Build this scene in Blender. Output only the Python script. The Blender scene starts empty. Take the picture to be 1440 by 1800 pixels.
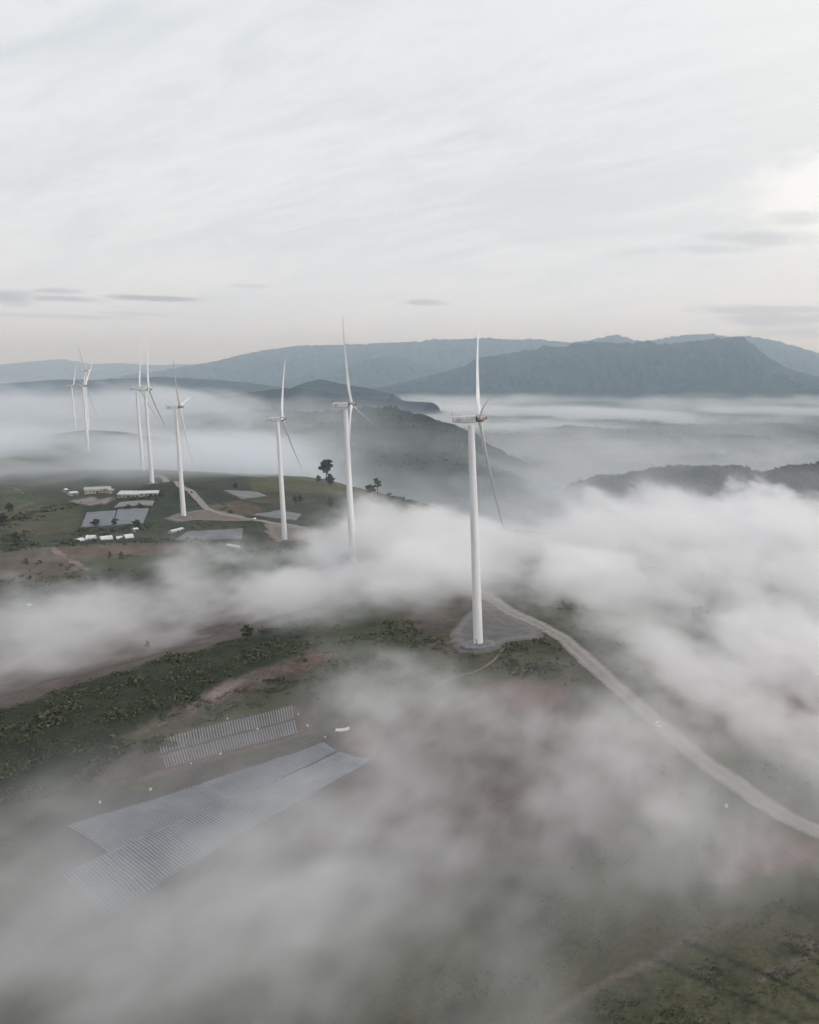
import bpy, math, random
import numpy as np

# ------------------------------------------------------------------ camera, sky, sun, exposure
sc = bpy.context.scene
COL = sc.collection
F, CX, CY = 1720.0, 1240.0, 900.0          # focal length and principal point of the photograph, in its pixels
PITCH, CZ = math.radians(7.94), 132.0      # the drone looks a little down from 132 m above the ridge
cam = bpy.data.cameras.new('camera')
cam.sensor_fit = 'VERTICAL'
cam.sensor_height = 36.0
cam.lens = F / 1800.0 * 36.0
cam.shift_x = (720.0 - CX) / 1800.0
cam.clip_start, cam.clip_end = 1.0, 150000.0
cam_ob = bpy.data.objects.new('camera', cam)
COL.objects.link(cam_ob)
cam_ob.location = (0, 0, CZ)
cam_ob.rotation_euler = (math.pi / 2 - PITCH, 0, 0)
sc.camera = cam_ob

SUN_AZ, SUN_EL = math.radians(97.0), math.radians(15.0)     # the sun stands off to the right, behind thin cloud
GLOW_AZ, GLOW_EL = math.radians(42.0), math.radians(16.0)   # middle of the brightest part of the veil
GLOW_DIR = (math.sin(GLOW_AZ) * math.cos(GLOW_EL), math.cos(GLOW_AZ) * math.cos(GLOW_EL), math.sin(GLOW_EL))
SUN_DIR = (math.sin(SUN_AZ) * math.cos(SUN_EL), math.cos(SUN_AZ) * math.cos(SUN_EL), math.sin(SUN_EL))
sun = bpy.data.lights.new('sun', 'SUN')
sun.energy = 1.5
sun.angle = math.radians(12.0)
sun.color = (1.0, 0.96, 0.91)
sun_ob = bpy.data.objects.new('sun', sun)
COL.objects.link(sun_ob)
sun_ob.rotation_euler = (math.pi / 2 - SUN_EL, 0, math.pi - SUN_AZ)

sc.view_settings.view_transform = 'Standard'
sc.view_settings.look = 'None'
sc.view_settings.exposure = 0.0
sc.view_settings.gamma = 1.0
sc.view_settings.use_curve_mapping = False
cy = sc.cycles
cy.max_bounces = 9
cy.diffuse_bounces = 2
cy.glossy_bounces = 2
cy.transmission_bounces = 2
cy.transparent_max_bounces = 12
cy.volume_bounces = 8
cy.volume_step_rate = 1.0
cy.volume_max_steps = 512
cy.use_adaptive_sampling = True
cy.adaptive_threshold = 0.026
cy.use_denoising = True
cy.sample_clamp_indirect = 4.0


class NT:
    """small helper to write node trees"""
    def __init__(self, tree):
        self.t = tree

    def n(self, kind, **kw):
        nd = self.t.nodes.new(kind)
        for k, v in kw.items():
            setattr(nd, k, v)
        return nd

    def put(self, sock, v):
        if hasattr(v, 'is_linked') or isinstance(v, bpy.types.NodeSocket):
            self.t.links.new(v, sock)
        elif v is not None:
            sock.default_value = v

    def math(self, op, a, b=None, c=None, clamp=False):
        nd = self.n('ShaderNodeMath', operation=op, use_clamp=clamp)
        self.put(nd.inputs[0], a)
        if b is not None:
            self.put(nd.inputs[1], b)
        if c is not None:
            self.put(nd.inputs[2], c)
        return nd.outputs[0]

    def ramp(self, v, a, b, lo=0.0, hi=1.0, smooth=True):
        nd = self.n('ShaderNodeMapRange')
        nd.interpolation_type = 'SMOOTHSTEP' if smooth else 'LINEAR'
        self.put(nd.inputs[0], v)
        for i, x in enumerate((a, b, lo, hi)):
            nd.inputs[i + 1].default_value = x
        return nd.outputs[0]

    def mix(self, f, a, b, mode='MIX'):
        nd = self.n('ShaderNodeMix', data_type='RGBA', blend_type=mode)
        self.put(nd.inputs[0], f)
        self.put(nd.inputs[6], (*a, 1) if isinstance(a, tuple) else a)
        self.put(nd.inputs[7], (*b, 1) if isinstance(b, tuple) else b)
        return nd.outputs[2]

    def noise(self, vec, scale, detail=3.0, rough=0.55, dist=0.0):
        nd = self.n('ShaderNodeTexNoise')
        if vec is not None:
            self.t.links.new(vec, nd.inputs['Vector'])
        nd.inputs['Scale'].default_value = scale
        nd.inputs['Detail'].default_value = detail
        nd.inputs['Roughness'].default_value = rough
        nd.inputs['Distortion'].default_value = dist
        return nd.outputs['Fac']

    def vec(self, x, y, z):
        nd = self.n('ShaderNodeCombineXYZ')
        for i, v in enumerate((x, y, z)):
            self.put(nd.inputs[i], v)
        return nd.outputs[0]


def make_world():
    w = bpy.data.worlds.new('World')
    sc.world = w
    w.use_nodes = True
    w.node_tree.nodes.clear()
    T = NT(w.node_tree)
    out = T.n('ShaderNodeOutputWorld')
    sky = T.n('ShaderNodeTexSky', sky_type='NISHITA')
    sky.sun_disc = False
    sky.sun_elevation = SUN_EL
    sky.sun_rotation = SUN_AZ
    sky.air_density, sky.dust_density, sky.ozone_density = 1.0, 2.0, 1.0
    bg1 = T.n('ShaderNodeBackground')
    w.node_tree.links.new(sky.outputs[0], bg1.inputs[0])
    bg1.inputs[1].default_value = 0.08
    # thin overcast: a high veil of cirrus, brighter towards the hidden sun
    tc = T.n('ShaderNodeTexCoord').outputs['Generated']
    sp = T.n('ShaderNodeSeparateXYZ')
    w.node_tree.links.new(tc, sp.inputs[0])
    x, y, z = sp.outputs
    el = T.math('ARCSINE', z)
    az = T.math('ARCTAN2', x, y)
    inv = T.math('DIVIDE', 1.0, T.math('ADD', T.math('MAXIMUM', z, 0.0), 0.16))
    px, py = T.math('MULTIPLY', x, inv), T.math('MULTIPLY', y, inv)
    # streaks drawn out along one direction of the wind
    a = 0.5
    u = T.math('ADD', T.math('MULTIPLY', px, math.cos(a)), T.math('MULTIPLY', py, -math.sin(a)))
    v = T.math('ADD', T.math('MULTIPLY', px, math.sin(a)), T.math('MULTIPLY', py, math.cos(a)))
    n1 = T.noise(T.vec(T.math('MULTIPLY', u, 0.8), T.math('MULTIPLY', v, 2.6), 0.3), 1.5, 6, 0.58, 0.6)
    n2 = T.noise(T.vec(T.math('MULTIPLY', u, 0.5), T.math('MULTIPLY', v, 1.0), 4.1), 1.1, 3, 0.5, 0.4)
    n3 = T.noise(T.vec(T.math('MULTIPLY', u, 2.2), T.math('MULTIPLY', v, 7.0), 1.7), 1.6, 6, 0.62, 1.0)
    cl = T.math('ADD', T.math('ADD', T.math('MULTIPLY', n1, 0.45), T.math('MULTIPLY', n2, 0.32)), T.math('MULTIPLY', n3, 0.23))
    cl = T.ramp(cl, 0.38, 0.60)
    sun_dot = T.n('ShaderNodeVectorMath', operation='DOT_PRODUCT')
    w.node_tree.links.new(tc, sun_dot.inputs[0])
    sun_dot.inputs[1].default_value = GLOW_DIR
    sd = sun_dot.outputs['Value']
    near_sun = T.ramp(sd, 0.60, 0.97)
    high = T.ramp(el, 0.0, 0.26)
    thin = T.mix(high, (0.845, 0.885, 0.940), (0.735, 0.775, 0.805))
    thick = T.mix(high, (0.935, 0.95, 0.975), (0.885, 0.91, 0.93))
    c = T.mix(cl, thin, thick)
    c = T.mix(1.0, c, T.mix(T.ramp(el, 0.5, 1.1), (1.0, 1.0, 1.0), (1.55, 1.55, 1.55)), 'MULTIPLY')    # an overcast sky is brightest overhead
    c = T.mix(T.math('MULTIPLY', near_sun, 0.85), c, (1.0, 0.995, 0.98))
    c = T.mix(T.ramp(el, 0.13, 0.0), c, T.mix(1.0, c, (1.04, 1.05, 1.07), 'MULTIPLY'))       # bright rim of the dawn sky
    # low grey cloud bars over the horizon, given by azimuth, elevation and half-sizes in radians
    def ang(X, Y):
        xx, yy = (X - CX) / F, (CY - Y) / F
        d = (xx, math.cos(PITCH) + yy * math.sin(PITCH), -math.sin(PITCH) + yy * math.cos(PITCH))
        return math.atan2(d[0], d[1]), math.atan2(d[2], math.hypot(d[0], d[1]))
    wob = T.noise(T.vec(T.math('MULTIPLY', az, 14.0), T.math('MULTIPLY', el, 60.0), 0.0), 1.0, 5, 0.6)
    wob2 = T.noise(T.vec(T.math('MULTIPLY', az, 30.0), T.math('MULTIPLY', el, 60.0), 7.0), 1.0, 4, 0.6)
    dark = None
    for (X, Y, W, H, amt) in ((5, 520, 42, 14, .85), (95, 511, 36, 5, .6), (105, 525, 55, 5, .75), (282, 525, 72, 5, .95), (100, 556, 110, 4, .35), (240, 552, 60, 4, .3),
                              (445, 503, 34, 4, .3), (742, 532, 36, 5, .6), (1350, 545, 150, 10, .55), (1400, 562, 150, 14, .6), (1430, 585, 130, 12, .45),
                              (1405, 384, 60, 17, .50), (1335, 418, 105, 14, .42), (1255, 438, 75, 9, .28), (1120, 440, 50, 10, .12)):
        a0, e0 = ang(X, Y)
        dx = T.math('DIVIDE', T.math('SUBTRACT', az, a0), W / F)
        dy = T.math('DIVIDE', T.math('SUBTRACT', el, e0), H / F)
        r = T.math('SQRT', T.math('ADD', T.math('MULTIPLY', dx, dx), T.math('MULTIPLY', dy, dy)))
        r = T.math('ADD', r, T.math('ADD', T.math('MULTIPLY', T.math('SUBTRACT', wob, 0.5), 1.5), T.math('MULTIPLY', T.math('SUBTRACT', wob2, 0.5), 1.0)))
        m = T.math('MULTIPLY', T.ramp(r, 1.25, 0.35), amt)
        dark = m if dark is None else T.math('MAXIMUM', dark, m)
    c = T.mix(dark, c, (0.48, 0.495, 0.535))
    a0, e0 = ang(1475, 350)                              # bright gap in the cloud next to the sun
    dx = T.math('DIVIDE', T.math('SUBTRACT', az, a0), 150 / F)
    dy = T.math('DIVIDE', T.math('SUBTRACT', el, e0), 75 / F)
    r = T.math('SQRT', T.math('ADD', T.math('MULTIPLY', dx, dx), T.math('MULTIPLY', dy, dy)))
    r = T.math('ADD', r, T.math('MULTIPLY', T.math('SUBTRACT', wob2, 0.5), 1.2))
    glow = T.math('MULTIPLY', T.ramp(r, 1.3, 0.5), T.math('SUBTRACT', 1.0, T.math('MULTIPLY', dark, 1.0)))
    c = T.mix(glow, c, (1.10, 1.095, 1.07))
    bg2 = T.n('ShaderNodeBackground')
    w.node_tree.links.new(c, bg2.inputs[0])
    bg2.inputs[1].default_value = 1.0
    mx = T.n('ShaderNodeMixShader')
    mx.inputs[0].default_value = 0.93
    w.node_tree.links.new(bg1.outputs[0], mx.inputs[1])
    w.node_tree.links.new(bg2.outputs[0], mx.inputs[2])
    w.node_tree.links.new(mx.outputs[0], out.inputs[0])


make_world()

# ------------------------------------------------------------------ numbers: rays, noise, land height
rng = np.random.default_rng(7)
random.seed(7)


def ray(px, py):
    x, y = (px - CX) / F, (CY - py) / F
    return np.array([x, math.cos(PITCH) + y * math.sin(PITCH), -math.sin(PITCH) + y * math.cos(PITCH)])


def on_plane(px, py, z):
    r = ray(px, py)
    t = (z - CZ) / r[2]
    return r[0] * t, r[1] * t, z


def at_depth(px, py, Y):
    r = ray(px, py)
    t = Y / r[1]
    return r[0] * t, Y, CZ + r[2] * t


def noise_tile(n, beta, seed, dims=3, kmin=0):
    """periodic fractal noise, normalised to unit deviation"""
    g = np.random.default_rng(seed)
    k = np.fft.fftfreq(n) * n
    kr = np.fft.rfftfreq(n) * n
    if dims == 3:
        K = np.sqrt(k[:, None, None] ** 2 + k[None, :, None] ** 2 + kr[None, None, :] ** 2)
        sh = (n, n, n)
    else:
        K = np.sqrt(k[:, None] ** 2 + kr[None, :] ** 2)
        sh = (n, n)
    K[(0,) * dims] = 1
    spec = np.fft.rfftn(g.standard_normal(sh)) * K ** (-beta / 2)
    spec[(0,) * dims] = 0
    spec[K < kmin] = 0
    t = np.fft.irfftn(spec, s=sh)
    return ((t - t.mean()) / t.std()).astype(np.float32)


T3 = noise_tile(96, 4.0, 1)
T3B = noise_tile(96, 3.4, 2)
T2 = noise_tile(512, 3.2, 3, 2)
T2B = noise_tile(512, 2.4, 4, 2)
T2H = noise_tile(512, 2.6, 5, 2, 16)          # without the broad swells: longest wave 32 cells


def s3(t, x, y, z):
    n = t.shape[0]
    ix, iy, iz = np.floor(x), np.floor(y), np.floor(z)
    fx, fy, fz = (x - ix).astype(np.float32), (y - iy).astype(np.float32), (z - iz).astype(np.float32)
    ix, iy, iz = ix.astype(int) % n, iy.astype(int) % n, iz.astype(int) % n
    jx, jy, jz = (ix + 1) % n, (iy + 1) % n, (iz + 1) % n
    a = t[ix, iy, iz] * (1 - fx) + t[jx, iy, iz] * fx
    b = t[ix, jy, iz] * (1 - fx) + t[jx, jy, iz] * fx
    c = t[ix, iy, jz] * (1 - fx) + t[jx, iy, jz] * fx
    d = t[ix, jy, jz] * (1 - fx) + t[jx, jy, jz] * fx
    return (a * (1 - fy) + b * fy) * (1 - fz) + (c * (1 - fy) + d * fy) * fz


def s2(t, x, y):
    n = t.shape[0]
    ix, iy = np.floor(x), np.floor(y)
    fx, fy = x - ix, y - iy
    ix, iy = ix.astype(int) % n, iy.astype(int) % n
    jx, jy = (ix + 1) % n, (iy + 1) % n
    return (t[ix, iy] * (1 - fx) + t[jx, iy] * fx) * (1 - fy) + (t[ix, jy] * (1 - fx) + t[jx, jy] * fx) * fy


def sstep(v, a, b):
    t = np.clip((v - a) / (b - a), 0, 1)
    return t * t * (3 - 2 * t)


PLAIN = -170.0
# turbines: hub column in the photo and depth -> position; (hub x, hub y, depth, first blade angle, tilt words)
TURB = [
    ('T1', 828, 737, 465.9, 40), ('T2', 607, 712, 672.8, -10), ('T3', 488, 737, 879.3, 28), ('T4', 309, 716, 980.4, -38),
    ('T5', 255, 685, 1149.0, 20), ('T6', 240, 683, 1310.0, 20), ('T7', 146, 678, 1640.0, 45), ('T8', 126, 678, 2075.0, 30), ('T9', 147, 652, 1830.0, 88)]
HUBS = [at_depth(t[1], t[2], t[3]) for t in TURB]

ctrl = []
for h in HUBS:
    ctrl.append((h[0], h[1], h[2] - 110.0))
for (px, py, z) in ((1440, 1465, -5), (1250, 1360, -3), (1060, 1200, -1), (985, 1120, 0.5), (900, 1085, 1.2), (850, 1050, 1.5), (800, 1140, 0.5), (940, 1120, 1),
                    (1440, 1800, -14), (1100, 1700, -14), (720, 1800, -24), (0, 1800, -32), (300, 1640, -23), (700, 1500, -13), (1000, 1500, -7), (-400, 1700, -32), (1800, 1700, -26),
                    (120, 1500, -17), (590, 1300, -9.5), (440, 1450, -15), (400, 1290, -9), (860, 1220, -3), (640, 1200, -3), (250, 1400, -14),
                    (0, 1250, -2), (180, 1190, -1), (300, 1155, -0.5), (430, 1120, 0), (600, 1060, 1), (720, 1100, 0), (-300, 1300, -4),
                    (0, 1225, -9), (200, 1165, -9), (330, 1125, -9), (480, 1075, -7), (100, 1120, -15), (300, 1070, -15), (0, 1050, -16), (500, 1040, -10),
                    (0, 1000, -15), (150, 905, -14), (250, 872, -11), (50, 872, -12), (400, 930, -13), (380, 905, -9), (345, 880, -5), (560, 940, -4), (470, 965, -16), (-300, 950, -14), (-300, 860, -10),
                    (1440, 1250, -24), (1200, 1120, -22), (1440, 1080, -60), (1100, 1010, -45), (1000, 960, -60), (860, 940, -50), (1700, 1250, -50),
                    (440, 835, -6), (560, 838, -15), (650, 862, -26), (700, 878, -30), (760, 890, -42), (640, 920, -18), (540, 880, -14), (560, 860, -16), (700, 910, -32)):
    ctrl.append(on_plane(px, py, z))
for p in ((-1350, 1800, 0), (-1420, 2000, -6), (-1050, 1960, 0), (-1000, 1780, -2), (-1250, 1640, -2), (300, 500, -90), (120, 800, -140), (500, 900, -165), (0, 1200, -165), (-250, 1500, -165), (-480, 1800, -160), (-150, 1050, -130), (-760, 2150, -110), (-300, 2300, -168), (-620, 1900, -135),
          (-900, 1800, -60), (-1250, 2500, -40), (800, 500, -165), (900, 1500, -170), (-900, 500, -40), (-1200, 900, -30), (-1500, 1500, -15), (-2200, 2200, -30),
          (-2600, 1200, -60), (0, -300, -30), (600, -300, -120), (-700, -300, -60), (-1500, 200, -70), (0, 0, -24), (-300, 60, -35), (250, 150, -45),
          (400, 2800, -170), (900, 2600, -170), (2500, 1500, -170), (2500, -500, -170), (-3500, 500, -90), (-3500, 2500, -60), (-2500, -2000, -120), (0, -2500, -150), (2000, -2500, -170)):
    ctrl.append(p)
# middle hill with its long crest, and the wooded hill on the right
for (px, py, Y) in ((330, 728, 3000), (440, 724, 2950), (520, 727, 2900), (600, 722, 2850), (690, 718, 2800), (740, 732, 2750), (790, 747, 2700), (840, 765, 2650),
                    (620, 780, 2450), (720, 800, 2300), (820, 815, 2250), (900, 835, 2150)):
    ctrl.append(at_depth(px, py, Y))
for (px, py, Y) in ((330, 735, 4000), (600, 742, 3900), (800, 760, 3600)):
    ctrl.append(at_depth(px, py, Y))
for (px, py, Y) in ((1050, 852, 1900), (1153, 832, 1880), (1270, 830, 1850), (1330, 834, 1830), (1405, 828, 1780), (1480, 836, 1750), (1700, 860, 1700), (1950, 900, 1700)):
    ctrl.append(at_depth(px, py, Y))
for (x, y) in ((-250, 2250), (0, 2250), (250, 2200), (600, 2100), (-150, 1550), (100, 1500), (350, 1450)):
    ctrl.append((x, y, -168))
for (px, Y, z) in ((850, 2950, -110), (900, 2900, -150), (960, 2800, -165), (1040, 2700, -168), (1150, 2600, -168), (1300, 2600, -168), (1500, 2600, -168), (900, 3500, -168), (1000, 3400, -170), (1200, 3400, -170),
                   (1400, 3400, -170), (1700, 3400, -170), (820, 3700, -150), (960, 2350, -140), (1040, 2250, -160)):
    ctrl.append(((px - CX) / F * Y, Y, z))
for k in range(14):
    a = -1.4 + k * 0.21
    ctrl.append((4700 * math.sin(a), 4700 * math.cos(a), PLAIN if a > -0.75 else -110))
CT = np.array(ctrl, float)
S0 = 500.0


def _phi(d2):
    return np.sqrt(d2 + (30.0 / S0) ** 2)


_A = CT[:, :2] / S0
_d2 = ((_A[:, None, :] - _A[None, :, :]) ** 2).sum(-1)
_n = len(CT)
_M = np.zeros((_n + 1, _n + 1))
_M[:_n, :_n] = _phi(_d2) - np.eye(_n) * 0.004
_M[:_n, _n] = _M[_n, :_n] = 1
_W = np.linalg.solve(_M, np.append(CT[:, 2], 0))


BUMPS = [((u - CX) / F * Y, Y, h, sx, sy) for u, Y, h, sx, sy in ((1145, 3950, 34, 90, 120), (1240, 3500, 22, 110, 90), (1060, 4500, 24, 130, 140), (1300, 4700, 22, 160, 120), (1390, 4200, 18, 120, 110), (1010, 5300, 22, 200, 130), (1360, 5700, 22, 260, 160))]


def land(x, y, fine=True):
    """height of the land at x, y (arrays)"""
    x, y = np.asarray(x, float), np.asarray(y, float)
    sh = x.shape
    x, y = x.ravel(), y.ravel()
    z = np.empty_like(x)
    for i in range(0, len(x), 40000):
        X, Y = x[i:i + 40000] / S0, y[i:i + 40000] / S0
        d2 = (X[:, None] - _A[None, :, 0]) ** 2 + (Y[:, None] - _A[None, :, 1]) ** 2
        z[i:i + 40000] = _phi(d2) @ _W[:_n] + _W[_n]
    r = np.hypot(x, y)
    z = np.clip(z, PLAIN - 6, 90)
    w = sstep(r, 3600, 5000)
    plain = PLAIN + 10 * np.maximum(0, s2(T2, x / 55 + 11, y / 55 + 91)) * sstep(r, 3000, 6000)
    z = z * (1 - w) + plain * w
    # gullies and spurs on the steeper wild slopes, gentle unevenness elsewhere
    wild = sstep(r, 1200, 2300) * (1 - w) * sstep(x + 0.62 * y, -150, 350)
    rid = -np.abs(s2(T2H, x / 19.0, y / 19.0 + 40)) + 0.6
    z = z + wild * (9 * rid + 2.5 * s2(T2H, x / 6.0 + 100, y / 6.0))
    if fine:
        z = z + (1 - wild) * (1 - w) * 0.28 * s2(T2H, x * 0.33 + 60, y * 0.33) * sstep(r, 60, 300)
    for bx, by, bz, sx, sy in BUMPS:
        z = z + bz * np.exp(-((x - bx) / sx) ** 2 - ((y - by) / sy) ** 2)
    z = np.maximum(z, PLAIN - 5)
    return z.reshape(sh)


def H(x, y):
    return float(land(np.array([x]), np.array([y]))[0])


def ground(px, py, far=9000.0):
    """the point of the land seen at a pixel of the photograph"""
    r = ray(px, py)
    t = np.geomspace(90, far, 1500)
    zz = CZ + r[2] * t - land(r[0] * t, r[1] * t)
    k = np.argmax(zz < 0)
    if zz[k] >= 0:
        k = len(t) - 1
    a, b = t[max(k - 1, 0)], t[k]
    s = np.linspace(a, b, 60)
    zz = CZ + r[2] * s - land(r[0] * s, r[1] * s)
    j = np.argmax(zz < 0) if (zz < 0).any() else 59
    x, y = r[0] * s[j], r[1] * s[j]
    return np.array([x, y, H(x, y)])


# ------------------------------------------------------------------ mesh helpers
class MB:
    """collects faces, links them as ONE mesh object"""
    def __init__(self):
        self.v, self.f, self.n = [], [], 0

    def add(self, verts, faces):
        verts = np.asarray(verts, float).reshape(-1, 3)
        self.v.append(verts)
        self.f.extend([tuple(int(i) + self.n for i in q) for q in faces])
        self.n += len(verts)

    def box(self, lo, hi):
        x0, y0, z0 = lo
        x1, y1, z1 = hi
        self.add([(x0, y0, z0), (x1, y0, z0), (x1, y1, z0), (x0, y1, z0), (x0, y0, z1), (x1, y0, z1), (x1, y1, z1), (x0, y1, z1)],
                 [(3, 2, 1, 0), (4, 5, 6, 7), (0, 1, 5, 4), (1, 2, 6, 5), (2, 3, 7, 6), (3, 0, 4, 7)])

    def loft(self, rings, cap=True):
        k = len(rings[0])
        v = np.concatenate([np.asarray(r, float) for r in rings])
        f = []
        for i in range(len(rings) - 1):
            for j in range(k):
                f.append((i * k + j, i * k + (j + 1) % k, (i + 1) * k + (j + 1) % k, (i + 1) * k + j))
        if cap:
            f.append(tuple(range(k))[::-1])
            f.append(tuple(range((len(rings) - 1) * k, len(rings) * k)))
        self.add(v, f)

    def tube(self, pts, radii, k=10, cap=True):
        pts = np.asarray(pts, float)
        rings = []
        for i, p in enumerate(pts):
            d = pts[min(i + 1, len(pts) - 1)] - pts[max(i - 1, 0)]
            d /= np.linalg.norm(d) + 1e-9
            a = np.cross(d, (0, 0, 1.0))
            if np.linalg.norm(a) < 0.1:
                a = np.cross(d, (0, 1.0, 0))
            a /= np.linalg.norm(a)
            b = np.cross(d, a)
            t = np.linspace(0, 2 * math.pi, k, endpoint=False)
            rings.append(p + radii[i] * (np.cos(t)[:, None] * a + np.sin(t)[:, None] * b))
        self.loft(rings, cap)

    def build(self, name, mat, parent=None, smooth=False, bevel=0.0):
        me = bpy.data.meshes.new(name)
        me.from_pydata(np.concatenate(self.v).tolist(), [], self.f)
        me.update()
        if smooth:
            me.shade_smooth()
        if mat:
            me.materials.append(mat)
        o = bpy.data.objects.new(name, me)
        COL.objects.link(o)
        if parent:
            o.parent = parent
        if bevel:
            m = o.modifiers.new('bevel', 'BEVEL')
            m.width, m.segments, m.limit_method = bevel, 2, 'ANGLE'
        return o


def array_mesh(name, V, Fq, mat, smooth=True):
    """mesh from arrays of vertices and quads (or triangles)"""
    me = bpy.data.meshes.new(name)
    V, Fq = np.asarray(V, np.float32), np.asarray(Fq, np.int32)
    k = Fq.shape[1]
    me.vertices.add(len(V))
    me.vertices.foreach_set('co', V.ravel())
    me.loops.add(Fq.size)
    me.loops.foreach_set('vertex_index', Fq.ravel())
    me.polygons.add(len(Fq))
    me.polygons.foreach_set('loop_start', np.arange(0, Fq.size, k, dtype=np.int32))
    me.update(calc_edges=True)
    if smooth:
        me.polygons.foreach_set('use_smooth', np.ones(len(Fq), bool))
    me.materials.append(mat)
    o = bpy.data.objects.new(name, me)
    COL.objects.link(o)
    return o


def grid_faces(nu, nv, wrap=False):
    i = np.arange(nu - (0 if wrap else 1))[:, None]
    j = np.arange(nv - 1)[None, :]
    i2 = (i + 1) % nu
    return np.stack([(i * nv + j), (i2 * nv + j), (i2 * nv + j + 1), (i * nv + j + 1)], -1).reshape(-1, 4)


def empty(name, loc, rz=0.0):
    o = bpy.data.objects.new(name, None)
    o.empty_display_size = 2
    o.location = loc
    o.rotation_euler = (0, 0, rz)
    COL.objects.link(o)
    return o


def tag(o, label=None, cat=None, group=None, kind=None):
    for k, v in (('label', label), ('category', cat), ('group', group), ('kind', kind)):
        if v:
            o[k] = v
    return o


def copy_tree(o, parent=None):
    c = o.copy()
    COL.objects.link(c)
    if parent:
        c.parent = parent
    for ch in list(o.children):
        copy_tree(ch, c)
    return c


def mat_new(name):
    m = bpy.data.materials.new(name)
    m.use_nodes = True
    t = m.node_tree
    b = t.nodes['Principled BSDF']
    return m, NT(t), b


def simple(name, col, rough=0.6, var=0.15, scale=0.4, metal=0.0, col2=None, bump=0.0, spec=0.5, drawn=1.0):
    """plain surface with uneven tone and grime"""
    m, T, b = mat_new(name)
    co = T.n('ShaderNodeTexCoord').outputs['Object']
    if drawn != 1.0:                                       # streaks running down the surface
        mp = T.n('ShaderNodeMapping')
        T.t.links.new(co, mp.inputs[0])
        mp.inputs['Scale'].default_value = (1, 1, drawn)
        co = mp.outputs[0]
    n = T.noise(co, scale, 5, 0.6)
    c2 = col2 or tuple(c * (1 - var * 1.6) for c in col)
    c = T.mix(T.ramp(n, 0.38, 0.68), col, c2)
    T.t.links.new(c, b.inputs['Base Color'])
    b.inputs['Roughness'].default_value = rough
    b.inputs['Metallic'].default_value = metal
    b.inputs['Specular IOR Level'].default_value = spec
    if bump:
        bp = T.n('ShaderNodeBump')
        bp.inputs['Distance'].default_value = bump
        T.t.links.new(T.noise(co, scale * 4, 5, 0.6), bp.inputs['Height'])
        T.t.links.new(bp.outputs[0], b.inputs['Normal'])
    return m


M_WHITE = simple('turbine_paint', (0.70, 0.70, 0.705), 0.30, 0.09, 1.1, drawn=0.06)
M_BLADE = simple('blade_gelcoat', (0.66, 0.66, 0.655), 0.30, 0.08, 0.10)
M_NAC = simple('nacelle_shell', (0.60, 0.60, 0.59), 0.5, 0.15, 0.5)
M_HUB = simple('hub_casting', (0.30, 0.27, 0.25), 0.5, 0.2, 0.9, col2=(0.22, 0.15, 0.12))
M_DARK = simple('dark_metal', (0.06, 0.06, 0.065), 0.5, 0.2, 2.0)
M_CONC = simple('concrete', (0.33, 0.32, 0.31), 0.9, 0.2, 0.5)
M_LEAF = None


# ------------------------------------------------------------------ land cover painted on the land, then the land sheet
def poly_sd(x, y, poly):
    """signed distance to a polygon, negative inside"""
    p = np.asarray(poly, float)
    q = np.roll(p, -1, 0)
    d = np.full(x.shape, 1e18)
    ins = np.zeros(x.shape, bool)
    for (x0, y0), (x1, y1) in zip(p, q):
        ex, ey = x1 - x0, y1 - y0
        t = np.clip(((x - x0) * ex + (y - y0) * ey) / (ex * ex + ey * ey + 1e-12), 0, 1)
        d = np.minimum(d, (x - x0 - t * ex) ** 2 + (y - y0 - t * ey) ** 2)
        c = ((y0 > y) != (y1 > y)) & (x < (x1 - x0) * (y - y0) / (y1 - y0 + 1e-12) + x0)
        ins ^= c
    d = np.sqrt(d)
    return np.where(ins, -d, d)


def line_d(x, y, pts):
    d = np.full(x.shape, 1e18)
    for (x0, y0), (x1, y1) in zip(pts[:-1], pts[1:]):
        ex, ey = x1 - x0, y1 - y0
        t = np.clip(((x - x0) * ex + (y - y0) * ey) / (ex * ex + ey * ey + 1e-12), 0, 1)
        d = np.minimum(d, (x - x0 - t * ex) ** 2 + (y - y0 - t * ey) ** 2)
    return np.sqrt(d)


def gp(pts):
    return [tuple(ground(a, b)[:2]) for a, b in pts]


GRASS, GRASS_L, SCRUB = (0.052, 0.062, 0.036), (0.082, 0.086, 0.052), (0.026, 0.034, 0.021)
SOIL, SOIL_R, FIELD_B = (0.118, 0.100, 0.086), (0.150, 0.092, 0.072), (0.112, 0.094, 0.070)
DIRT, PLOT = (0.235, 0.185, 0.150), (0.155, 0.155, 0.155)
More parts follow.
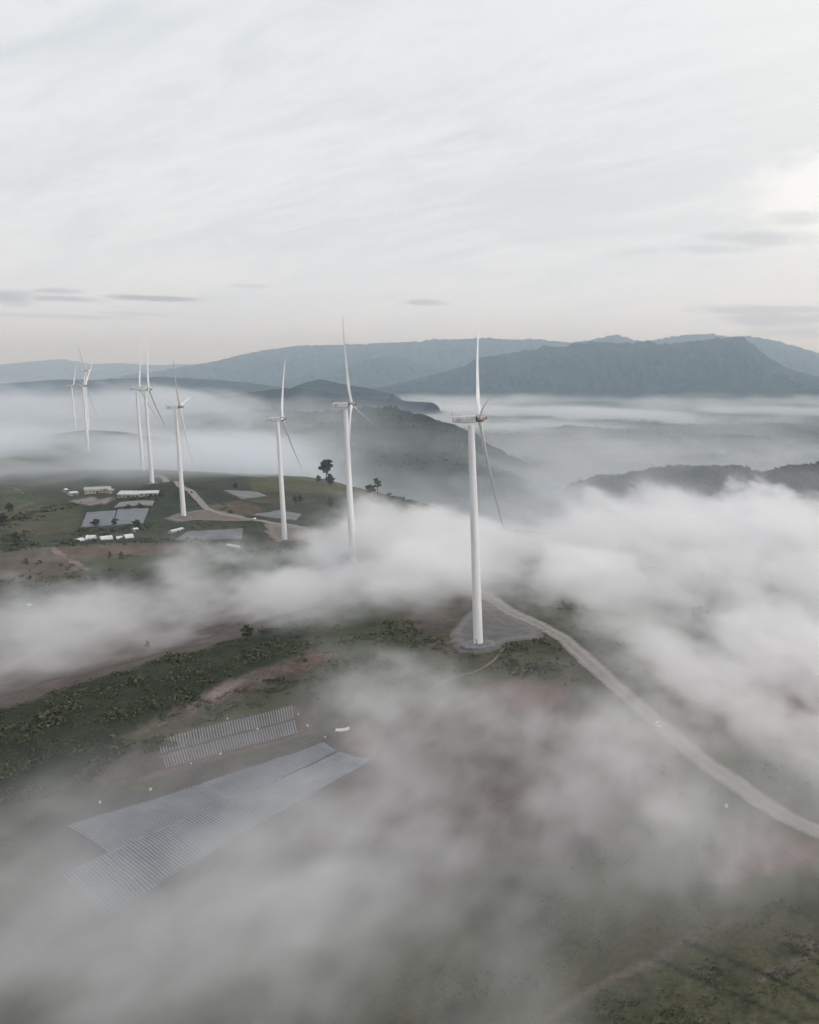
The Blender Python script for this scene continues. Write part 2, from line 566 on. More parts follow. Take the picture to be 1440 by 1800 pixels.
# (outline in the photo, colour, edge softness in m, edge raggedness in m)
COVER = [
    ([(-500, 1245), (0, 1248), (180, 1188), (300, 1152), (430, 1118), (600, 1058), (740, 1015), (600, 1005), (300, 1015), (0, 1035), (-500, 1060)], SOIL, 6, 7),
    ([(-500, 1060), (0, 1040), (200, 1015), (330, 1000), (200, 1040), (0, 1085), (-500, 1120)], SCRUB, 9, 12),
    ([(-400, 968), (0, 966), (95, 962), (158, 1003), (0, 1028), (-400, 1050)], FIELD_B, 2, 2),
    ([(100, 962), (200, 955), (310, 955), (360, 968), (180, 982), (125, 985)], (0.120, 0.092, 0.062), 2, 2),
    ([(130, 986), (260, 978), (480, 970), (560, 985), (500, 1000), (250, 1003), (165, 1003)], (0.058, 0.080, 0.043), 3, 4),
    ([(0, 905), (60, 882), (140, 896), (130, 930), (60, 945), (0, 930)], (0.090, 0.085, 0.050), 3, 3),
    ([(60, 900), (110, 890), (140, 898), (142, 925), (90, 930)], (0.075, 0.085, 0.042), 3, 3),
    ([(0, 855), (60, 865), (100, 880), (0, 905)], (0.068, 0.080, 0.045), 4, 4),
    ([(120, 880), (165, 872), (200, 876), (190, 886), (150, 889)], (0.24, 0.215, 0.195), 2, 2),
    ([(350, 890), (420, 880), (470, 895), (440, 905), (390, 903)], (0.110, 0.088, 0.060), 4, 4),
    ([(390, 862), (470, 868), (560, 880), (500, 890), (420, 880)], (0.080, 0.075, 0.042), 5, 5),
    ([(440, 835), (560, 838), (690, 876), (560, 868), (440, 862)], (0.088, 0.090, 0.042), 5, 6),
    ([(610, 890), (700, 880), (755, 890), (740, 905), (640, 903)], (0.052, 0.078, 0.040), 3, 3),
    ([(700, 898), (760, 890), (770, 912), (700, 915)], (0.105, 0.100, 0.042), 4, 5),
    # slope left of the nearest turbine
    ([(-500, 1310), (0, 1252), (180, 1192), (300, 1157), (430, 1122), (560, 1090), (520, 1150), (400, 1200), (250, 1280), (120, 1330), (0, 1360), (-500, 1420)], (0.030, 0.038, 0.022), 2, 3),
    ([(500, 1140), (640, 1080), (780, 1130), (760, 1180), (640, 1205), (540, 1200)], (0.058, 0.070, 0.036), 5, 5),
    ([(-400, 1360), (0, 1340), (160, 1300), (250, 1310), (160, 1370), (0, 1410), (-400, 1500)], SCRUB, 4, 5),
    ([(225, 1292), (300, 1250), (380, 1205), (450, 1178), (530, 1160), (530, 1178), (440, 1210), (380, 1240), (300, 1275), (235, 1300)], (0.115, 0.095, 0.080), 1.5, 3),
    ([(330, 1240), (400, 1200), (430, 1196), (395, 1222), (340, 1252)], (0.185, 0.160, 0.145), 1.0, 1.5),
    ([(500, 1165), (560, 1140), (590, 1150), (530, 1185)], (0.120, 0.085, 0.065), 1.5, 3),
    ([(730, 1070), (840, 1045), (880, 1080), (800, 1110), (770, 1120), (690, 1090)], (0.095, 0.082, 0.066), 6, 6),
    ([(770, 1112), (800, 1100), (810, 1150), (770, 1162), (735, 1145)], (0.085, 0.076, 0.056), 3, 4),
    # field margins and bare soil in front
    ([(165, 1375), (275, 1300), (520, 1238), (560, 1250), (560, 1290), (300, 1360), (190, 1385)], (0.140, 0.115, 0.098), 2, 2),
    ([(60, 1440), (200, 1400), (440, 1330), (590, 1292), (680, 1320), (560, 1400), (430, 1480), (300, 1560), (160, 1620), (70, 1560)], (0.072, 0.064, 0.056), 2, 2),
    ([(640, 1290), (800, 1230), (930, 1195), (1030, 1240), (1130, 1330), (1190, 1420), (1060, 1480), (900, 1520), (700, 1580), (520, 1640), (400, 1640), (470, 1500), (620, 1390)], SOIL, 6, 8),
    ([(780, 1330), (980, 1330), (1130, 1400), (1150, 1450), (1000, 1480), (850, 1450), (760, 1400)], (0.122, 0.098, 0.086), 12, 9),
    ([(600, 1370), (680, 1340), (740, 1390), (700, 1430), (640, 1420)], (0.115, 0.088, 0.075), 6, 6),
    ([(850, 1205), (930, 1190), (990, 1225), (950, 1260), (870, 1240)], (0.155, 0.102, 0.085), 6, 5),
    ([(1160, 1180), (1440, 1150), (1600, 1250), (1500, 1340), (1350, 1330), (1200, 1230)], (0.150, 0.110, 0.095), 12, 10),
    ([(590, 1285), (650, 1270), (680, 1300), (660, 1330), (610, 1310)], (0.225, 0.175, 0.130), 2, 2),
    ([(1230, 1500), (1290, 1480), (1440, 1480), (1500, 1530), (1300, 1545)], (0.150, 0.098, 0.080), 4, 5),
    ([(1240, 1535), (1290, 1525), (1320, 1540), (1270, 1560), (1235, 1552)], (0.22, 0.20, 0.19), 2, 2),
]
# tracks worn into the grass: (line in the photo, half width in m, colour, softness)
WORN = [
    ([(960, 1790), (1010, 1760), (1100, 1712), (1150, 1690), (1205, 1652), (1250, 1632), (1310, 1610)], 0.8, (0.135, 0.115, 0.098), 1.2),
    ([(1340, 1720), (1400, 1690), (1440, 1660), (1500, 1630)], 0.7, (0.125, 0.108, 0.092), 1.2),
    ([(1205, 1655), (1290, 1690), (1350, 1715), (1440, 1760)], 0.35, (0.034, 0.040, 0.026), 0.7),
    ([(1160, 1690), (1280, 1745), (1400, 1800)], 0.35, (0.034, 0.040, 0.026), 0.7),
    ([(1330, 1640), (1400, 1655), (1500, 1650)], 0.6, (0.110, 0.096, 0.080), 1.4),
    ([(1360, 1650), (1440, 1690), (1500, 1700)], 0.3, (0.034, 0.040, 0.026), 0.7),
    ([(190, 955), (0, 965)], 2.5, (0.020, 0.030, 0.020), 2.0),
    ([(92, 962), (110, 975), (135, 990), (155, 1002)], 1.4, (0.230, 0.175, 0.125), 1.0),
    ([(0, 900), (30, 893), (60, 882)], 1.3, (0.200, 0.155, 0.110), 1.0),
    ([(360, 868), (400, 890), (380, 900)], 1.8, (0.030, 0.038, 0.024), 1.5),
    ([(28, 858), (40, 866)], 1.4, (0.20, 0.17, 0.14), 1.0),
    ([(115, 955), (260, 951), (330, 952), (400, 962), (480, 968)], 3.0, (0.020, 0.030, 0.020), 2.0),
    ([(130, 935), (200, 930), (260, 922)], 5.0, (0.024, 0.034, 0.022), 3.0),
    ([(100, 888), (60, 900), (20, 915)], 4.0, (0.024, 0.036, 0.022), 3.0),
    ([(560, 885), (640, 898), (720, 906), (770, 910)], 1.5, (0.030, 0.040, 0.022), 1.5),
    ([(620, 880), (690, 876), (735, 882), (765, 892)], 1.8, (0.028, 0.040, 0.022), 1.5),
    ([(560, 862), (640, 872), (690, 876)], 2.0, (0.125, 0.110, 0.060), 1.5),
]
COVER_W = [(gp(p), c, s, r) for p, c, s, r in COVER]
WORN_W = [(gp(p), w, c, s) for p, w, c, s in WORN]


def cover(x, y, z):
    """base colour of the ground cover"""
    r = np.hypot(x, y)
    a = s2(T2, x / 3.0, y / 3.0)[:, None]
    b = s2(T2H, x / 1.3 + 33, y / 1.3)[:, None]
    c = np.array(GRASS)[None] + (np.array(GRASS_L) - GRASS)[None] * np.clip(0.35 + 0.35 * a, 0, 1)
    c = c + (np.array(SCRUB) - c) * np.clip(0.15 + 0.30 * b - 0.1 * a, 0, 0.85)
    # the hills across the valley are scrub and wood with paler grass on the spurs, the plain is a patchwork
    wild = (sstep(r, 1250, 1900) * sstep(x + 0.62 * y, -150, 300))[:, None]
    k = s2(T2, x / 6.0 + 7, y / 6.0)[:, None]
    hill = np.array((0.030, 0.040, 0.026)) + np.array((0.035, 0.036, 0.018)) * np.clip(k * 0.6, 0, 1.2)
    c = c * (1 - wild) + hill * wild
    pl = (sstep(r, 3600, 4600))[:, None]
    q = np.floor(x / 210 + 0.7 * s2(T2, x / 60, y / 60)) * 12.9898 + np.floor(y / 330 + 0.7 * s2(T2, x / 60 + 50, y / 60)) * 78.233
    q = (np.abs(np.sin(q) * 43758.5) % 1.0)[:, None]
    plain = np.array((0.035, 0.045, 0.030)) + q ** 2 * np.array((0.070, 0.070, 0.055))
    wood = np.clip(s2(T2, x / 40 + 5, y / 40 + 5)[:, None] * 1.2, 0, 1)
    plain = plain * (1 - wood) + np.array((0.026, 0.034, 0.024)) * wood
    c = c * (1 - pl) + plain * pl
    n1 = s2(T2H, x * 0.45, y * 0.45)
    n2 = s2(T2H, x * 1.4 + 9, y * 1.4)
    nr = r < 3000
    for poly, col, soft, rag in COVER_W:
        p = np.asarray(poly)
        m = nr & (x > p[:, 0].min() - 60) & (x < p[:, 0].max() + 60) & (y > p[:, 1].min() - 60) & (y < p[:, 1].max() + 60)
        if not m.any():
            continue
        sd = poly_sd(x[m], y[m], poly) + rag * (0.55 * n1[m] + 0.35 * n2[m])
        w = sstep(-sd, -soft, soft)[:, None]
        tone = (1 + 0.10 * n1[m] + 0.10 * n2[m])[:, None]
        c[m] = c[m] * (1 - w) + np.array(col) * tone * w
    for pts, wd, col, soft in WORN_W:
        p = np.asarray(pts)
        m = nr & (x > p[:, 0].min() - 30) & (x < p[:, 0].max() + 30) & (y > p[:, 1].min() - 30) & (y < p[:, 1].max() + 30)
        if not m.any():
            continue
        d = line_d(x[m], y[m], pts) + 0.5 * wd * n1[m] + 0.4 * wd * n2[m]
        w = sstep(-d, -wd - soft, -wd + 0.3 * soft)[:, None]
        c[m] = c[m] * (1 - w) + np.array(col) * w
    return np.clip(c * np.array((0.80, 0.745, 0.76)), 0.010, 0.6)


def ground_mat():
    m, T, b = mat_new('ground')
    at = T.n('ShaderNodeAttribute', attribute_name='cover')
    geo = T.n('ShaderNodeNewGeometry').outputs['Position']
    n1 = T.noise(geo, 0.55, 6, 0.65)
    n2 = T.noise(geo, 0.05, 5, 0.6)
    f = T.math('MULTIPLY', T.ramp(n1, 0.25, 0.75, 0.55, 1.5, False), T.ramp(n2, 0.3, 0.7, 0.8, 1.22, False))
    mul = T.n('ShaderNodeVectorMath', operation='SCALE')
    T.t.links.new(at.outputs['Color'], mul.inputs[0])
    T.t.links.new(f, mul.inputs['Scale'])
    T.t.links.new(mul.outputs[0], b.inputs['Base Color'])
    b.inputs['Roughness'].default_value = 0.95
    b.inputs['Specular IOR Level'].default_value = 0.15
    bp = T.n('ShaderNodeBump')
    bp.inputs['Distance'].default_value = 1.2
    bp.inputs['Strength'].default_value = 0.8
    T.t.links.new(T.noise(geo, 0.35, 7, 0.68), bp.inputs['Height'])
    T.t.links.new(bp.outputs[0], b.inputs['Normal'])
    return m


M_GROUND = ground_mat()


def make_land():
    front = np.linspace(math.radians(-52), math.radians(24), 860)
    rest = np.linspace(math.radians(24), math.radians(308), 72)[1:-1]
    az = np.concatenate([front, rest])
    rr = np.concatenate([np.geomspace(4, 95, 16)[:-1], np.geomspace(95, 1500, 440)[:-1], np.geomspace(1500, 5500, 150)[:-1], np.geomspace(5500, 44000, 60)])
    A, R = np.meshgrid(az, rr, indexing='ij')
    x, y = (R * np.sin(A)).ravel(), (R * np.cos(A)).ravel()
    z = land(x, y)
    V = np.stack([x, y, z], -1)
    Fq = grid_faces(len(az), len(rr), wrap=True)[:, ::-1]
    # close the middle under the drone
    k = len(V)
    V = np.concatenate([V, [[0, 0, H(0, 0)]]])
    o = array_mesh('ground', V, Fq, M_GROUND)
    col = cover(V[:, 0], V[:, 1], V[:, 2]).astype(np.float32)
    at = o.data.attributes.new('cover', 'FLOAT_COLOR', 'POINT')
    at.data.foreach_set('color', np.concatenate([col, np.ones((len(col), 1), np.float32)], 1).ravel())
    tag(o, kind='structure')
    return o


make_land()


# ------------------------------------------------------------------ far mountains, each range at its own distance
def mountain_mat():
    m, T, b = mat_new('mountain_forest')
    geo = T.n('ShaderNodeNewGeometry').outputs['Position']
    n = T.noise(geo, 0.004, 6, 0.6)
    n2 = T.noise(geo, 0.03, 4, 0.6)
    c = T.mix(T.ramp(n, 0.40, 0.7), (0.018, 0.022, 0.021), (0.062, 0.060, 0.052))
    c = T.mix(T.math('MULTIPLY', T.ramp(n2, 0.55, 0.8), 0.5), c, (0.075, 0.065, 0.050))
    T.t.links.new(c, b.inputs['Base Color'])
    b.inputs['Roughness'].default_value = 1.0
    b.inputs['Specular IOR Level'].default_value = 0.0
    bp = T.n('ShaderNodeBump')
    bp.inputs['Distance'].default_value = 90
    bp.inputs['Strength'].default_value = 0.9
    T.t.links.new(T.noise(geo, 0.012, 6, 0.65), bp.inputs['Height'])
    T.t.links.new(bp.outputs[0], b.inputs['Normal'])
    return m


M_MOUNT = mountain_mat()


def mountain(name, crest, D, front, back, seed, rough=0.10, nu=560, nv=90, jag=0.010):
    w = np.array([at_depth(px, py, D) for px, py in crest])
    xs = np.linspace(w[0, 0], w[-1, 0], nu)
    cz = np.interp(xs, w[:, 0], w[:, 2])
    k = np.hanning(9)
    k /= k.sum()
    cz = np.convolve(np.pad(cz, 4, 'edge'), k, 'valid')
    base = PLAIN - 4
    v = np.concatenate([np.linspace(-1, 0, nv), np.linspace(0, 1, nv // 3)[1:]])
    X, Vv = np.meshgrid(xs, v, indexing='ij')
    C = np.repeat(cz[:, None], len(v), 1)
    Yv = Vv * front
    wob = s2(T2H, X / 60 + seed * 13, Yv / 60) * 120
    rid = 0.9 - 1.3 * np.abs(s2(T2H, (X + wob) / 60 + 0.25 * Yv / 60 + seed * 37, Yv / 100 + seed * 17))
    rid2 = s2(T2H, X / 17 + seed * 11, Yv / 26 + seed * 5)
    s = np.abs(Vv)
    prof = np.where(Vv < 0, (1 - s) ** 1.35, (1 - s) ** 1.2)
    mid = np.clip(4 * s * (1 - s), 0, 1)
    Z = base + (C - base) * np.clip(prof + mid * (rough * rid + rough * 0.16 * rid2), 0, 1.2)
    Z += (C - base) * jag * s2(T2H, X / 9 + seed, Yv / 9) * (1 - s) ** 2
    Y = D + np.where(Vv < 0, Vv * front, Vv * back) + front * 0.04 * s2(T2H, X / 50 + seed * 3, Yv / 50) * mid
    o = array_mesh(name, np.stack([X.ravel(), Y.ravel(), Z.ravel()], -1), grid_faces(nu, len(v)), M_MOUNT)
    tag(o, kind='structure')
    return o


mountain('mountain', [(-500, 655), (-200, 646), (0, 641), (50, 636), (110, 631), (160, 640), (215, 638), (260, 642), (330, 640), (400, 645), (520, 652)], 36000, 4000, 3500, 1, 0.06)
mountain('mountain', [(100, 690), (230, 668), (290, 651), (390, 633), (450, 618), (520, 608), (600, 606), (700, 602), (737, 600), (766, 596), (800, 597), (849, 594), (898, 597), (947, 596), (1003, 603), (1035, 598), (1069, 591), (1086, 588), (1118, 599), (1142, 599), (1176, 593), (1211, 588), (1254, 587.5),
                      (1279, 592), (1318, 591), (1367, 599), (1396, 608), (1440, 621), (1520, 640), (1700, 650), (2000, 660)], 25000, 5000, 4000, 2, 0.16, nu=760)
mountain('mountain', [(420, 690), (500, 670), (560, 654), (620, 640), (675, 626), (710, 630), (745, 641), (800, 655), (860, 668), (950, 690)], 20000, 2500, 2500, 3, 0.16)
mountain('mountain', [(610, 692), (680, 678), (737, 665), (800, 648), (820, 643), (832, 634), (842, 629), (883, 623), (942, 613), (959, 607), (981, 611), (1010, 604), (1049, 601), (1088, 603), (1142, 600), (1157, 605), (1176, 604), (1225, 599),
                      (1274, 594), (1306, 591.5), (1323, 604), (1347, 626), (1386, 648), (1430, 660), (1500, 670), (1650, 690)], 15000, 2600, 2200, 4, 0.12, nu=760)
mountain('mountain', [(-500, 676), (-100, 676), (7, 674), (107, 667), (167, 668), (277, 662), (367, 667), (430, 672), (520, 684)], 12500, 1800, 1500, 5, 0.08)
mountain('mountain', [(470, 694), (510, 683), (540, 671), (568, 667), (600, 675), (640, 681), (690, 692)], 9000, 700, 700, 6, 0.10, nu=200)
mountain('mountain', [(250, 712), (330, 700), (400, 696), (480, 684), (530, 682), (580, 690), (650, 700), (760, 708)], 7200, 800, 700, 7, 0.10, nu=240)
mountain('mountain', [(1180, 690), (1230, 683), (1290, 678), (1330, 680), (1380, 683), (1440, 684), (1600, 690)], 12200, 700, 600, 8, 0.08, nu=200)


# ------------------------------------------------------------------ roads, turning pads
def gravel_mat(name, col, col2):
    m, T, b = mat_new(name)
    geo = T.n('ShaderNodeNewGeometry').outputs['Position']
    at = T.n('ShaderNodeAttribute', attribute_name='across').outputs['Fac']
    n = T.noise(geo, 0.22, 6, 0.62)
    n2 = T.noise(geo, 2.2, 4, 0.6)
    c = T.mix(T.ramp(n, 0.35, 0.68), col, col2)
    ruts = T.math('ABSOLUTE', T.math('SUBTRACT', T.math('ABSOLUTE', at), 0.45))      # wheel tracks packed paler
    c = T.mix(T.math('MULTIPLY', T.ramp(ruts, 0.22, 0.05), 0.5), c, tuple(min(1, k * 1.3) for k in col))
    edge = T.math('ADD', T.math('ABSOLUTE', at), T.math('MULTIPLY', T.math('SUBTRACT', n, 0.5), 0.9))
    c = T.mix(T.ramp(edge, 0.72, 1.0), c, (0.120, 0.105, 0.078))                      # verge of earth and weeds
    c = T.mix(T.math('MULTIPLY', T.ramp(n2, 0.5, 0.8), 0.3), c, tuple(k * 0.7 for k in col2))
    T.t.links.new(c, b.inputs['Base Color'])
    b.inputs['Roughness'].default_value = 0.95
    b.inputs['Specular IOR Level'].default_value = 0.15
    bp = T.n('ShaderNodeBump')
    bp.inputs['Distance'].default_value = 0.25
    T.t.links.new(n2, bp.inputs['Height'])
    T.t.links.new(bp.outputs[0], b.inputs['Normal'])
    return m


M_GRAVEL = gravel_mat('gravel', (0.235, 0.217, 0.205), (0.180, 0.163, 0.152))
M_EARTH = gravel_mat('packed_earth', (0.170, 0.145, 0.122), (0.125, 0.105, 0.088))


def drape(x, y):
    r = np.hypot(x, y)
    return land(x, y) + 0.10 + 0.00045 * r


def spline(P, step):
    P = np.asarray(P, float)
    Q = [P[0]]
    for i in range(len(P) - 1):
        p0, p1, p2, p3 = P[max(i - 1, 0)], P[i], P[i + 1], P[min(i + 2, len(P) - 1)]
        n = max(2, int(np.linalg.norm(p2 - p1) / step))
        for t in np.linspace(0, 1, n + 1)[1:]:
            Q.append(0.5 * ((2 * p1) + (p2 - p0) * t + (2 * p0 - 5 * p1 + 4 * p2 - p3) * t * t + (3 * p1 - p0 - 3 * p2 + p3) * t ** 3))
    return np.array(Q)


def strip(name, P, widths, mat, step=1.6, rag=0.12):
    P = spline(np.asarray(P)[:, :2], step)
    d = np.gradient(P, axis=0)
    d /= np.linalg.norm(d, axis=1)[:, None]
    nrm = np.stack([-d[:, 1], d[:, 0]], -1)
    w = np.interp(np.linspace(0, 1, len(P)), np.linspace(0, 1, len(widths)), widths)
    t = np.linspace(-1, 1, 9)
    k = np.arange(len(P)) * step
    wl = w * (1 + rag * s2(T2B, k / 2.2, k * 0 + 3 + len(P)))
    wr = w * (1 + rag * s2(T2B, k / 2.2, k * 0 + 77 + len(P)))
    off = np.where(t[None] < 0, wl[:, None], wr[:, None]) * t[None] / 2
    X, Y = P[:, None, 0] + nrm[:, None, 0] * off, P[:, None, 1] + nrm[:, None, 1] * off
    Z = drape(X, Y)
    Z[:, [0, -1]] -= 0.12                                   # the edges run out into the ground
    o = array_mesh(name, np.stack([X.ravel(), Y.ravel(), Z.ravel()], -1), grid_faces(len(P), 9), mat)
    at = o.data.attributes.new('across', 'FLOAT', 'POINT')
    at.data.foreach_set('value', np.repeat(t[None], len(P), 0).astype(np.float32).ravel())
    tag(o, kind='structure')
    return o


def pad(name, px, mat, rag=1.0):
    P = np.asarray(gp(px))
    P = spline(np.concatenate([P, P[:1]]), 1.2)[:-1]
    c = P.mean(0)
    s = np.linspace(0, 1, 16)
    k = np.arange(len(P))
    rr = 1 + rag * 0.07 * s2(T2B, k * 0.6, k * 0 + 5.0)
    X = c[0] + (P[:, None, 0] - c[0]) * s[None] * rr[:, None]
    Y = c[1] + (P[:, None, 1] - c[1]) * s[None] * rr[:, None]
    Z = drape(X, Y) - 0.04
    Z[:, -1] -= 0.15
    o = array_mesh(name, np.stack([X.ravel(), Y.ravel(), Z.ravel()], -1), grid_faces(len(P), 16, wrap=True)[:, ::-1], mat)
    at = o.data.attributes.new('across', 'FLOAT', 'POINT')
    at.data.foreach_set('value', np.repeat((s ** 4)[None], len(P), 0).astype(np.float32).ravel())
    tag(o, kind='structure')
    return o


ROAD_PX = [(1520, 1492), (1440, 1463), (1350, 1418), (1250, 1348), (1190, 1300), (1150, 1268), (1105, 1228), (1060, 1188), (1020, 1150), (985, 1120), (945, 1098), (900, 1078), (860, 1052), (820, 1028), (760, 1006), (700, 978), (650, 958),
           (600, 943), (540, 932), (470, 918), (400, 906), (370, 897), (352, 882), (335, 864), (315, 852), (290, 844), (270, 838)]
road_w = [ground(a, b) for a, b in ROAD_PX]
strip('road', road_w, [10, 10, 10, 10.5, 12, 15, 13, 9.5, 8.0, 8.0, 8.0, 8.0, 8.5, 9, 9, 8], M_GRAVEL)
strip('road', [ground(a, b) for a, b in [(838, 1040), (850, 1068), (880, 1093), (915, 1104), (960, 1108)]], [2.0, 2.0, 2.2, 2.4, 3.5], M_EARTH)
strip('path', [ground(a, b) for a, b in [(888, 1136), (870, 1160), (838, 1180), (800, 1190), (765, 1208), (735, 1222), (700, 1240), (660, 1262), (625, 1280)]], [1.6, 1.7, 1.8, 1.9, 2.0, 2.4], M_EARTH)
pad('gravel_pad', [(788, 1132), (805, 1102), (830, 1078), (858, 1062), (905, 1085), (958, 1108), (948, 1124), (900, 1128), (868, 1142), (835, 1148), (805, 1145)], gravel_mat('pad_gravel', (0.142, 0.136, 0.132), (0.105, 0.099, 0.094)))
pad('gravel_pad', [(285, 912), (320, 903), (360, 898), (400, 903), (440, 914), (400, 917), (350, 915), (310, 917)], M_EARTH)
pad('gravel_pad', [(468, 935), (475, 922), (520, 928), (580, 938), (560, 944), (510, 950), (490, 953)], M_EARTH)


# ------------------------------------------------------------------ wind turbines
TILT, YAW = math.radians(5), math.radians(13.0)
TURB_LABEL = {
    'T1': 'nearest tall white wind turbine on a grey gravel pad beside the road bend',
    'T2': 'white wind turbine with its foot sunk in the fog bank past the road',
    'T3': 'white wind turbine on the bare pad edge between road and dark scrub',
    'T4': 'white wind turbine inside the road fork with one blade pointing right',
    'T5': 'white wind turbine behind the white roofed farm hall with a broad blade up',
    'T6': 'white wind turbine half hidden behind another one, foot in far fog',
    'T7': 'lower and nearer of two far wind turbines standing in one line of sight',
    'T8': 'leftmost small wind turbine far off with one blade straight up',
    'T9': 'highest hub of the far wind turbines, showing just above another rotor'}


def blade_mesh(name, parent):
    st = [(1.0, 1.15, 1.15, 0), (2.2, 1.15, 1.12, 0), (4.0, 1.5, 1.0, 2), (7.0, 2.7, .72, 10), (10.0, 3.5, .62, 14), (14, 3.35, .52, 10), (20, 2.8, .42, 6), (28, 2.25, .32, 3.5), (36, 1.8, .24, 2),
          (44, 1.4, .18, .8), (52, 1.0, .12, 0), (57, .72, .08, -.5), (59.4, .38, .05, -1), (60.2, .08, .02, -1)]
    mb = MB()
    rings = []
    for r, ch, th, tw in st:
        if r > 5:
            ch = ch * 0.60
        k = 16
        a = np.linspace(0, 2 * math.pi, k, endpoint=False)
        if r < 3:
            u, v = ch * np.cos(a), ch * np.sin(a)
        else:
            mixw = min(1, (r - 3) / 6)
            ca = np.cos(a)
            u0 = ch * (0.5 * ca - 0.18)                       # leading edge forward, trailing edge drawn out
            v0 = th * np.sin(a) * (0.62 + 0.38 * ca) * 0.9
            u1, v1 = ch * 0.62 * np.cos(a), th * np.sin(a)
            u, v = u0 * mixw + u1 * (1 - mixw), v0 * mixw + v1 * (1 - mixw)
        p = math.radians(66 - tw * 1.4)                        # idling, blades mostly turned out of the wind
        x = u * math.sin(p) + v * math.cos(p)
        y = u * math.cos(p) - v * math.sin(p)
        pre = 0.045 * r + 2.4 * (r / 60) ** 2.2
        rings.append(np.stack([x + pre, y, np.full(k, r)], -1))
    mb.loft(rings)
    return mb.build(name, M_BLADE, parent, smooth=True)


def circ(r, z, k=40):
    a = np.linspace(0, 2 * math.pi, k, endpoint=False)
    return np.stack([r * np.cos(a), r * np.sin(a), np.full(k, z)], -1)


def lathe_x(profile, k=24):
    a = np.linspace(0, 2 * math.pi, k, endpoint=False)
    return [np.stack([np.full(k, x), r * np.cos(a), r * np.sin(a)], -1) for x, r in profile]


M_VENT = simple('vent_grille', (0.38, 0.38, 0.38), 0.6, 0.2, 2.0)
M_RING = simple('foundation_gravel', (0.20, 0.195, 0.20), 0.95, 0.25, 0.6, bump=0.2, spec=0.2)


def make_turbine():
    t = empty('wind_turbine', (0, 0, 0))
    mb = MB()
    zs = [-2, 0.2, 12, 25.2, 25.7, 26, 26.15, 26.5, 26.65, 26.95, 27.5, 40, 53.2, 53.7, 54, 54.15, 54.45, 54.6, 54.9, 55.4, 68, 81.2, 81.7, 82, 82.1, 82.4, 82.5, 82.8, 83.3, 95, 107.0, 107.4]
    def rad(z):
        return 2.30 - 0.78 * max(0, z) / 107.4
    mb.loft([circ(rad(z) + (0.05 if z in (26.15, 26.5, 54.15, 54.45, 82.1, 82.4) else 0), z) for z in zs])
    tower = mb.build('tower', M_WHITE, t, smooth=True)
    mb = MB()
    mb.box((2.18, -0.45, 1.2), (2.36, 0.45, 3.4))
    door = mb.build('door', simple('door_paint', (0.45, 0.47, 0.48), 0.5), tower, bevel=0.03)
    door.rotation_euler[2] = math.radians(-110)
    mb = MB()
    for k in range(6):
        mb.box((2.2 + 0.28 * k, -0.6, 0.0), (2.2 + 0.28 * (k + 1), 0.6, 1.15 - 0.2 * k))
    s = mb.build('steps', M_DARK, tower)
    s.rotation_euler[2] = math.radians(-110)
    mb = MB()
    mb.loft([circ(8.6, -2.5, 40), circ(8.2, 0.42, 40), circ(5.0, 0.62, 40), circ(4.9, 0.8, 40), circ(2.8, 0.85, 40)])
    mb.build('foundation', M_RING, t, smooth=False)
    # nacelle: a long box, chamfered, lifted at the tail
    mb = MB()
    def sect(x, hw, z0, z1, ch):
        return np.array([(x, -hw + ch, z0), (x, hw - ch, z0), (x, hw, z0 + ch), (x, hw, z1 - ch), (x, hw - ch, z1), (x, -hw + ch, z1), (x, -hw, z1 - ch), (x, -hw, z0 + ch)])
    mb.loft([sect(-8.6, 1.35, -0.7, 1.55, 0.25), sect(-8.1, 1.6, -1.15, 1.72, 0.3), sect(-3.0, 1.75, -1.75, 1.75, 0.3), sect(1.5, 1.75, -1.75, 1.75, 0.3), sect(2.3, 1.45, -1.4, 1.45, 0.4)])
    nac = mb.build('nacelle', M_NAC, t, bevel=0.08)
    nac.location = (0, 0, 110)
    nac.rotation_euler = (0, -TILT * 0.4, 0)
    mb = MB()
    mb.box((-7.4, -1.1, 1.75), (-5.2, 1.1, 2.25))
    mb.build('cooler', M_NAC, nac, bevel=0.05)
    mb = MB()
    mb.box((-1.8, -0.9, 1.752), (0.2, 0.9, 2.05))
    mb.build('roof_hatch', M_NAC, nac, bevel=0.05)
    mb = MB()
    mb.tube([(-8.2, 0.5, 1.6), (-8.4, 0.5, 3.6)], [0.09, 0.07], 8)
    mb.tube([(-8.4, -0.5, 3.0), (-8.4, 1.3, 3.0)], [0.06, 0.06], 8)
    mb.tube([(-8.4, -0.5, 3.0), (-8.4, -0.5, 3.5)], [0.1, 0.1], 8)
    mb.build('wind_mast', M_DARK, nac)
    mb = MB()
    mb.box((-6.5, -1.82, -0.6), (-4.6, -1.752, 0.7))
    mb.build('vent', M_VENT, nac)
    mb = MB()
    mb.loft(lathe_x([(2.05, 1.25), (2.3, 1.55), (2.55, 1.6), (2.7, 1.5)], 32))
    ring = mb.build('bearing_ring', M_DARK, t, smooth=False)
    ring.location = (0, 0, 110)
    ring.rotation_euler = (0, -TILT, 0)
    mb = MB()
    mb.loft(lathe_x([(2.7, 1.35), (3.0, 1.75), (5.2, 1.8), (5.9, 1.45), (6.2, 1.0), (6.9, 0.72), (7.1, 0.3)], 32))
    hub = mb.build('hub', M_HUB, t, smooth=True, bevel=0.0)
    hub.location = (0, 0, 110)
    hub.rotation_euler = (0, -TILT, 0)
    mb = MB()
    mb.loft(lathe_x([(7.05, 0.62), (7.3, 0.6), (7.5, 0.4), (7.55, 0.1)], 20))
    mb.build('nose_cap', M_DARK, hub, smooth=True)
    b = blade_mesh('blade', t)
    for k in range(2):
        c = b.copy()
        COL.objects.link(c)
        c.parent = t
    return t


